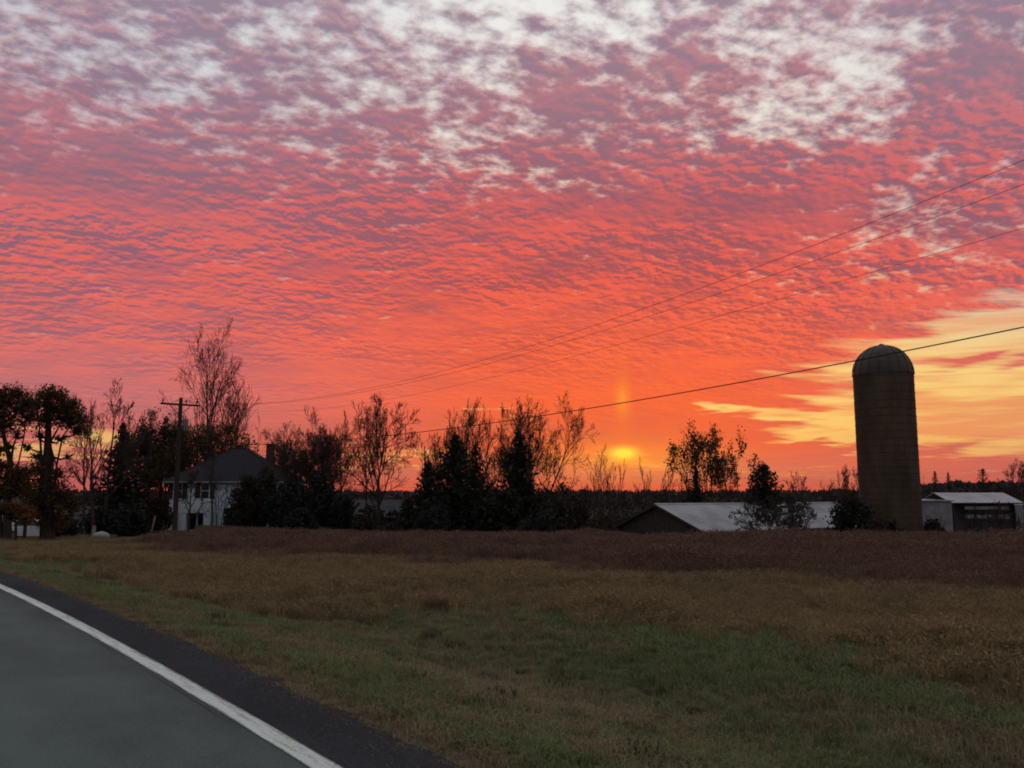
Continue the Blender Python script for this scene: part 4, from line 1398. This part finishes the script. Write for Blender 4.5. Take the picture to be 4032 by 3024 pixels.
# --- the spruces in the middle
spruce(1688, 84.0, 1815, 92, 'shortest ragged spruce at the left of the central group', 43, dense=0.9)
spruce(1790, 80.0, 1705, 138, 'left of the two tall central spruces', 44)
spruce(1872, 83.0, 1742, 96, 'slimmer spruce against the right side of the left tall spruce', 45, dense=0.9)
spruce(2042, 79.0, 1692, 140, 'right of the two tall central spruces, before the spreading bare tree', 46, power=0.95)
shrub(1935, 82.0, 1960, 70, 'low dark shrub filling the gap between the tall spruces', 67, count=2000)
bare_tree(1705, 96.0, 1650, 85, 'bare tree behind the shortest spruce', 68, stems=3, fan=0.4, kids=(8, 6, 4, 3))
bare_tree(1835, 97.0, 1558, 120, 'bare fan-shaped tree behind the left tall spruce', 69, stems=5, fan=0.42, kids=(8, 6, 5, 3), rad=0.14)
bare_tree(2060, 93.0, 1528, 205, 'wide spreading bare tree behind the right tall spruce', 70, stems=7, fan=0.75, kids=(9, 7, 5, 4), rad=0.17)
shrub(2195, 82.0, 1865, 80, 'leafy brown bush right of the spreading bare tree', 71, mat='dull_leaf', count=2000, lumps=0.45, group='brown bushes')
shrub(2275, 84.0, 1905, 62, 'smaller leafy brown bush nearest the sun', 72, mat='dull_leaf', count=1500, lumps=0.4, group='brown bushes')
shrub(2120, 74.0, 2000, 120, 'low dark thicket at the foot of the right tall spruce', 73, count=2600)
shrub(1700, 73.0, 1990, 90, 'low dark thicket at the foot of the shortest spruce', 74, count=2400)
# --- saplings and the clump-leaved trees towards the barn
bare_tree(2372, 90.0, 1742, 52, 'tallest thin sapling under the sun', 75, kids=(9, 4, 3, 2), levels=3, rad=0.07, lean=0.05, crown_from=0.3, upward=0.7, group='bare saplings')
bare_tree(2415, 94.0, 1800, 40, 'small sapling just right of the tallest sapling', 76, stems=2, fan=0.2, kids=(7, 4, 3, 2), levels=3, rad=0.06, upward=0.7, group='bare saplings')
bare_tree(2330, 94.0, 1840, 34, 'small sapling just left of the tallest sapling', 77, stems=2, fan=0.2, kids=(7, 4, 3, 2), levels=3, rad=0.06, upward=0.7, group='bare saplings')
bare_tree(2545, 102.0, 1790, 45, 'leftmost sapling above the barn gable', 78, stems=2, fan=0.25, kids=(8, 4, 3, 2), levels=3, rad=0.07, upward=0.7, group='bare saplings')
bare_tree(2612, 104.0, 1812, 42, 'sapling straight above the barn peak', 79, stems=2, fan=0.25, kids=(8, 4, 3, 2), levels=3, rad=0.07, upward=0.7, group='bare saplings')
bare_tree(2688, 103.0, 1785, 45, 'sapling left of the small dark spruce', 80, stems=2, fan=0.25, kids=(8, 4, 3, 2), levels=3, rad=0.07, upward=0.7, group='bare saplings')
bare_tree(2745, 108.0, 1650, 80, 'tall thin tree with leaf tufts above the barn', 25, stems=3, fan=0.30, kids=(8, 5, 4, 2), levels=3, rad=0.12, minr=0.02, crown_from=0.45, upward=0.5, leaf=(M['oak_leaf'], 1, 0.24, 0.2, 7), group='tuft-leaved trees', name='tufted_tree')
bare_tree(2815, 111.0, 1672, 60, 'middle one of the three tuft-leaved trees above the barn', 27, stems=2, fan=0.22, kids=(8, 5, 4, 2), levels=3, rad=0.12, minr=0.02, crown_from=0.45, upward=0.5, leaf=(M['oak_leaf'], 1, 0.24, 0.2, 8), group='tuft-leaved trees', name='tufted_tree')
bare_tree(2905, 110.0, 1680, 85, 'tuft-leaved tree beside the bushy pine', 26, stems=4, fan=0.34, kids=(8, 5, 4, 2), levels=3, rad=0.12, minr=0.02, crown_from=0.45, upward=0.5, leaf=(M['oak_leaf'], 1, 0.24, 0.2, 9), group='tuft-leaved trees', name='tufted_tree')
spruce(2742, 100.0, 1842, 60, 'small dark spruce behind the barn roof', 47)
spruce(3010, 96.0, 1822, 84, 'bushy round-topped pine behind the barn roof', 48, name='pine_tree', power=0.5, group=None)
bare_tree(3055, 60.0, 1885, 120, 'low spreading bare shrub in front of the barn roof', 81, stems=7, fan=1.0, kids=(7, 6, 5, 3), rad=0.06, levels=4, name='bare_shrub', cat='shrub', group=None, upward=0.2)
bare_tree(3150, 125.0, 1850, 40, 'faint bare tree beyond the barn, right of the pine', 82, stems=2, fan=0.3, kids=(7, 5, 4, 2))
bare_tree(3265, 118.0, 1852, 48, 'faint bare tree beyond the barn end, nearest the silo', 83, stems=3, fan=0.4, kids=(7, 5, 4, 2))
bare_tree(3375, 82.0, 1822, 88, 'bare tree tucked behind the left side of the silo', 84, stems=3, fan=0.55, kids=(8, 6, 4, 3), rad=0.1)
shrub(3345, 70.0, 1915, 104, 'dark evergreen shrub at the left foot of the silo', 85, mat='needle', count=4200, pointed=0.7, lumps=0.4)
shrub(3470, 66.0, 2020, 100, 'low brown bush in front of the silo base', 86, mat='dull_leaf', count=1800, group='brown bushes')
shrub(3668, 72.0, 2020, 62, 'low brown bush in front of the plain pale shed', 87, mat='dull_leaf', count=1400, group='brown bushes')
# --- right edge
spruce(3686, 190.0, 1852, 30, 'leftmost small spruce on the skyline right of the silo', 49, dense=0.55)
spruce(3738, 195.0, 1856, 26, 'second small spruce on the skyline right of the silo', 50, dense=0.55)
spruce(3876, 175.0, 1843, 44, 'broadest spruce on the skyline above the open shed', 88, dense=0.55, power=0.6)
bare_tree(3900, 80.0, 1965, 90, 'low twiggy bush in front of the open shed', 137, stems=7, fan=0.9, kids=(6, 5, 4, 3), rad=0.05, name='bare_shrub', cat='shrub', group=None)
bare_tree(4010, 112.0, 1795, 80, 'bare tree at the right edge behind the open shed', 89, stems=3, fan=0.4, kids=(8, 6, 5, 3))
bare_tree(3640, 150.0, 1868, 26, 'tiny bare tree on the skyline close to the silo', 90, stems=2, fan=0.3, kids=(6, 4, 3, 2))

# ------------------------------------------------------------------ far wood along the horizon
def far_wood():
    g = np.random.default_rng(5)
    C = []
    for row in range(4):
        for px in np.arange(-400, 4500, 7):
            if g.random() < 0.12:
                continue
            depth = (300 if px > 3100 else 420) + row * 60 + g.uniform(-25, 25)
            d = ray(px + g.uniform(-5, 5), 1950)
            x = d.x / d.y * depth
            z = gz(x, depth)
            base_top = 1938 - 6 * vnoise(px * 0.006, 1.0, 3) - 30 * float(ss(3350, 3750, px)) - 8 * (vnoise(px * 0.03, row, 9) - 0.5)
            top = at(px, base_top, depth).z
            h = max(3.0, top - z)
            w = g.uniform(1.6, 3.2)
            n = 16
            t = g.random(n) ** 0.7
            a = g.random(n) * 6.28
            rr_ = w * np.sqrt(np.clip(1 - (t * 1.05 - 0.3) ** 2, 0.02, 1)) * g.random(n) ** 0.5
            C.append(np.stack([x + rr_ * np.cos(a), depth + rr_ * np.sin(a), z + t * h * g.uniform(0.92, 1.06)], 1))
    P = np.concatenate(C)
    o = card_object('far_wood', cards(P, 1.7, g, 1.5, 0.0), M['far_wood'], None)
    tag(o, 'dark line of distant woods along the horizon', 'woods', kind='stuff')
far_wood()

def thicket():
    """Waist- to head-high brush on the far side of the weeds, between and behind the trees."""
    g = np.random.default_rng(15)
    C, st = [], MB()
    rr = random.Random(4)
    for k in range(900):
        px = g.uniform(1120, 3420) if k < 720 else g.uniform(3420, 4200)
        depth = g.uniform(98, 150) if px > 2330 else g.uniform(86, 125)
        if 3560 < px:
            depth = g.uniform(104, 150)
        d = ray(px, 1950)
        x = d.x / d.y * depth
        z = gz(x, depth)
        h = g.uniform(1.0, 3.0) * (1.0 if px < 2330 else 1.15)
        n = 46
        t = g.random(n)
        w = g.uniform(0.8, 1.6)
        C.append(np.stack([x + g.normal(size=n) * w * 0.6, depth + g.normal(size=n) * w * 0.6, z + t * h], 1))
    o = card_object('thicket', cards(np.concatenate(C), 0.36, g, 1.6, 0.0), M['dull_leaf'], None)
    tag(o, 'tangled dark brush filling the ground between the trees and barn', 'brush', kind='stuff')
thicket()

# ------------------------------------------------------------------ grass and weeds
PROTO = {}
def blade_clump(name, mat, n, h, spread, width, bend, seed, heads=None):
    rr = random.Random(seed)
    b = MB()
    for k in range(n):
        a, ra = rr.random() * 6.283, spread * math.sqrt(rr.random())
        x, y = ra * math.cos(a), ra * math.sin(a)
        f = rr.random() * 6.283
        L = h * rr.uniform(0.55, 1.15)
        be = bend * rr.uniform(0.3, 1.3) * L
        dx_, dy_ = math.cos(f), math.sin(f)
        w = width * rr.uniform(0.7, 1.3)
        px_, py_ = -dy_ * w / 2, dx_ * w / 2
        p0 = (x - px_, y - py_, -0.02); p1 = (x + px_, y + py_, -0.02)
        m = (x + dx_ * be * 0.35, y + dy_ * be * 0.35, L * 0.6)
        p2 = (m[0] + px_ * 0.75, m[1] + py_ * 0.75, m[2]); p3 = (m[0] - px_ * 0.75, m[1] - py_ * 0.75, m[2])
        t = (x + dx_ * be, y + dy_ * be, L * (1.0 - 0.25 * bend))
        b.poly([p0, p1, p2, p3, t], [(0, 1, 2, 3), (3, 2, 4)])
        if heads and rr.random() < heads[0]:
            for q in range(heads[1]):
                s = rr.uniform(0.55, 1.0)
                c = (x + dx_ * be * s * s + rr.gauss(0, heads[2]), y + dy_ * be * s * s + rr.gauss(0, heads[2]), L * s * 0.96 + rr.gauss(0, heads[2] * 0.5))
                e = heads[3] * rr.uniform(0.6, 1.3)
                a2, b2 = Vector((rr.gauss(0, 1), rr.gauss(0, 1), rr.gauss(0, 1))).normalized(), Vector((rr.gauss(0, 1), rr.gauss(0, 1), rr.gauss(0, 1))).normalized()
                c = Vector(c)
                b.poly([c - a2 * e, c + b2 * e * 0.6, c + a2 * e, c - b2 * e * 0.6], [(0, 1, 2, 3)])
    return bpy.data.objects.new(name, mesh_from(name, b.v, b.f, mat))

def scatter(name, protos, P, scale, label, cat):
    """One object: alike plants instanced on points laid over the land."""
    col = bpy.data.collections.new(name + '_plants')
    for o in protos:
        col.objects.link(o)
    me = bpy.data.meshes.new(name)
    me.from_pydata(P.tolist(), [], [])
    at_ = me.attributes.new('size', 'FLOAT', 'POINT')
    at_.data.foreach_set('value', np.asarray(scale, dtype=np.float32))
    o = link(name, me)
    tag(o, label, cat, kind='stuff')
    ng = bpy.data.node_groups.new(name, 'GeometryNodeTree')
    ng.interface.new_socket('Geometry', in_out='INPUT', socket_type='NodeSocketGeometry')
    ng.interface.new_socket('Geometry', in_out='OUTPUT', socket_type='NodeSocketGeometry')
    N = ng.nodes.new
    gi, go = N('NodeGroupInput'), N('NodeGroupOutput')
    iop = N('GeometryNodeInstanceOnPoints')
    ci = N('GeometryNodeCollectionInfo')
    ci.inputs['Collection'].default_value = col
    ci.inputs['Separate Children'].default_value = True
    ci.inputs['Reset Children'].default_value = True
    na = N('GeometryNodeInputNamedAttribute')
    na.data_type = 'FLOAT'
    na.inputs['Name'].default_value = 'size'
    rv = N('FunctionNodeRandomValue')
    rv.data_type = 'FLOAT_VECTOR'
    rv.inputs[0].default_value = (-0.12, -0.12, 0.0)
    rv.inputs[1].default_value = (0.12, 0.12, 6.283)
    ri = N('FunctionNodeRandomValue')
    ri.data_type = 'INT'
    ri.inputs[4].default_value = 0
    ri.inputs[5].default_value = len(protos) - 1
    ri.inputs['Seed'].default_value = 3
    L = ng.links.new
    L(gi.outputs[0], iop.inputs['Points'])
    L(ci.outputs[0], iop.inputs['Instance'])
    iop.inputs['Pick Instance'].default_value = True
    L([s for s in ri.outputs if s.enabled][0] if any(s.enabled for s in ri.outputs) else ri.outputs[2], iop.inputs['Instance Index'])
    L(rv.outputs[0], iop.inputs['Rotation'])
    L(na.outputs[0], iop.inputs['Scale'])
    L(iop.outputs[0], go.inputs[0])
    md = o.modifiers.new('plants', 'NODES')
    md.node_group = ng
    return o

def sample(n, rmin, rmax, power=2.0, half=40.0):
    """Points over the land in front of the road, more of them close by."""
    r = (rmin ** power + (rmax ** power - rmin ** power) * rng.random(n)) ** (1 / power)
    a = np.radians(rng.uniform(-half, half, n))
    x, y = r * np.sin(a), r * np.cos(a)
    u, v = UV(x, y)
    return x, y, u, v

def edge_of(x, y):
    return y + 0.74 * x - 0.55 * np.maximum(-8.0 - x, 0) + 4.2 * (vnoise(x * 0.2, y * 0.2, 31) - 0.5) + 2.0 * (vnoise(x * 0.8, y * 0.8, 32) - 0.5)

def pts(x, y, lift=0.0):
    return np.stack([x, y, ground_z(x, y) + lift], 1)

# short green verge
x, y, u, v = sample(150000, 4.0, 60.0, 1.15)
e = edge_of(x, y)
strawness = vnoise(u * 1.1, v * 0.28, 41) * 0.6 + vnoise(u * 2.6, v * 0.9, 42) * 0.4
swale = np.exp(-((u - (7.5 - 0.41 * v)) / 0.75) ** 2) * (v < 12) * (0.4 + 0.9 * vnoise(u * 0.9, v * 0.7, 46))
ditch = np.exp(-((u - 4.2) / 1.3) ** 2) + 1.7 * swale
rag = 0.92 + 0.35 * (vnoise(v * 1.4, u * 0.3, 43) - 0.5)
green = (u > rag) & (e < 17.0 + rng.normal(size=len(x)) * 1.2) & (strawness + 0.16 * ditch < 0.62 + 0.12 * rng.normal(size=len(x)))
h = 0.75 + 0.55 * vnoise(x * 0.8, y * 0.8, 44) + 0.9 * ss(4, 9, u) * vnoise(x * 0.5, y * 0.5, 45)
gp = [blade_clump('grass_tuft', M['grass'], 26, 0.085, 0.075, 0.007, 0.6, s) for s in range(5)]
scatter('verge_grass', gp, pts(x[green], y[green]), h[green], 'short green grass on the verge beside the road', 'grass')
dry = (u > rag - 0.12) & (e < 17.5) & ~green & (rng.random(len(x)) < 0.75)
sp = [blade_clump('straw_tuft', M['straw'], 16, 0.10, 0.10, 0.007, 1.1, s + 20) for s in range(4)]
scatter('dry_grass', sp, pts(x[dry], y[dry]), (h * 0.9)[dry], 'dead straw strewn through the verge grass', 'grass')
# fringe where the verge meets the asphalt
vv = rng.uniform(-6, 60, 5200)
uu = 0.80 + 0.16 * rng.normal(size=len(vv)) + 0.25 * (vnoise(vv * 1.4, 2.0, 43) - 0.5)
xx, yy = XY(uu, vv)
scatter('verge_fringe', [blade_clump('fringe_tuft', M['straw'], 12, 0.06, 0.07, 0.006, 1.2, s + 40) for s in range(3)], pts(xx, yy), rng.uniform(0.5, 1.1, len(xx)),
        'thin fringe of dry grass along the edge of the asphalt', 'grass')
# longer tan grass
x, y, u, v = sample(90000, 8.0, 70.0, 1.3)
e = edge_of(x, y)
tan = (u > 2.0) & (e > 15.2 + rng.normal(size=len(x)) * 1.0) & (e < 27.0 + rng.normal(size=len(x)) * 1.8)
tp = [blade_clump('tan_tuft', M['tan_grass'], 34, 0.30, 0.16, 0.009, 0.9, s + 60, (0.25, 3, 0.02, 0.02)) for s in range(5)]
ht = 0.55 + 0.8 * vnoise(x * 0.5, y * 0.5, 51)
scatter('tan_grass', tp, pts(x[tan], y[tan]), ht[tan], 'knee-high tan grass between the green verge and the dark weeds', 'grass')
# scattered darker tussocks in the verge and the tan grass
x, y, u, v = sample(700, 6.0, 30.0, 1.2)
e = edge_of(x, y)
k = (u > 1.6) & (e < 24) & ((vnoise(x * 0.4, y * 0.4, 61) > 0.42) | (np.abs(u - (7.1 - 0.41 * v)) < 0.7))
dp = [blade_clump('tussock', M['dark_weed'], 60, 0.14, 0.16, 0.008, 1.1, s + 80) for s in range(3)]
scatter('dark_tussocks', dp, pts(x[k], y[k]), rng.uniform(0.5, 1.2, k.sum()), 'dark low tussocks dotted through the grass', 'grass')
# tall dead weeds
x, y, u, v = sample(90000, 16.0, 82.0, 1.45, 38.0)
e = edge_of(x, y)
lawn = (x / y < -0.36) & (y > 46)
weed = (u > 4.0) & (e > 24.8 + rng.normal(size=len(x)) * 2.0) & ~lawn & ((y < 74) | (x < -12))
yard = (x < -14) & (y > 80)
weed &= ~yard
wp = [blade_clump('weed_clump', M['weed'], 20, 0.85, 0.22, 0.016, 0.30, s + 100, (0.8, 6, 0.05, 0.035)) for s in range(6)]
hw_ = (0.45 + 0.55 * vnoise(x * 0.22, y * 0.22, 71)) * (0.7 + 0.5 * vnoise(x * 0.9, y * 0.9, 72)) * (0.55 + 0.55 * ss(24, 29, e))
scatter('dead_weeds', wp, pts(x[weed], y[weed]), hw_[weed], 'tall dead brown weeds covering the field before the buildings', 'weeds')
# grass of the yard at left
k = lawn & (u > 2.5) & (y < 75)
lp = [blade_clump('yard_tuft', M['tan_grass'], 26, 0.14, 0.20, 0.012, 0.8, s + 130) for s in range(3)]
scatter('yard_grass', lp, pts(x[k], y[k]), rng.uniform(0.6, 1.2, k.sum()), 'rough brown yard grass under the trees at left', 'grass')

# loose stones along the broken edge of the asphalt
def pebble(seed):
    rr = random.Random(seed)
    b = MB()
    b.poly([(rr.uniform(.7, 1.2), 0, 0), (0, rr.uniform(.6, 1.1), 0), (-rr.uniform(.7, 1.2), 0, 0), (0, -rr.uniform(.6, 1.1), 0), (rr.uniform(-.2, .2), rr.uniform(-.2, .2), rr.uniform(.5, .8)), (0, 0, -.4)],
           [(0, 1, 4), (1, 2, 4), (2, 3, 4), (3, 0, 4), (1, 0, 5), (2, 1, 5), (3, 2, 5), (0, 3, 5)])
    return bpy.data.objects.new('pebble', mesh_from('pebble', b.v, b.f, M['gravel']))
M['gravel'] = material('gravel_stone', (0.105, 0.100, 0.095), (0.06, 0.058, 0.058), 3.0, 0.9, rand=1.0)
vv = rng.uniform(0.5, 26, 9000)
uu = 0.62 + 0.17 * rng.normal(size=len(vv)) + 0.08 * (vnoise(vv * 1.4, 2.0, 43) - 0.5)
xx, yy = XY(uu, vv)
zz = np.where(uu < 0.66, road_z(xx, yy) - 0.008 - 0.04 * np.clip((uu - 0.5) / 0.2, 0, 1), ground_z(xx, yy))
scatter('roadside_gravel', [pebble(k) for k in range(4)], np.stack([xx, yy, zz], 1), rng.uniform(0.004, 0.013, len(xx)), 'loose gravel along the edge of the shoulder', 'gravel')
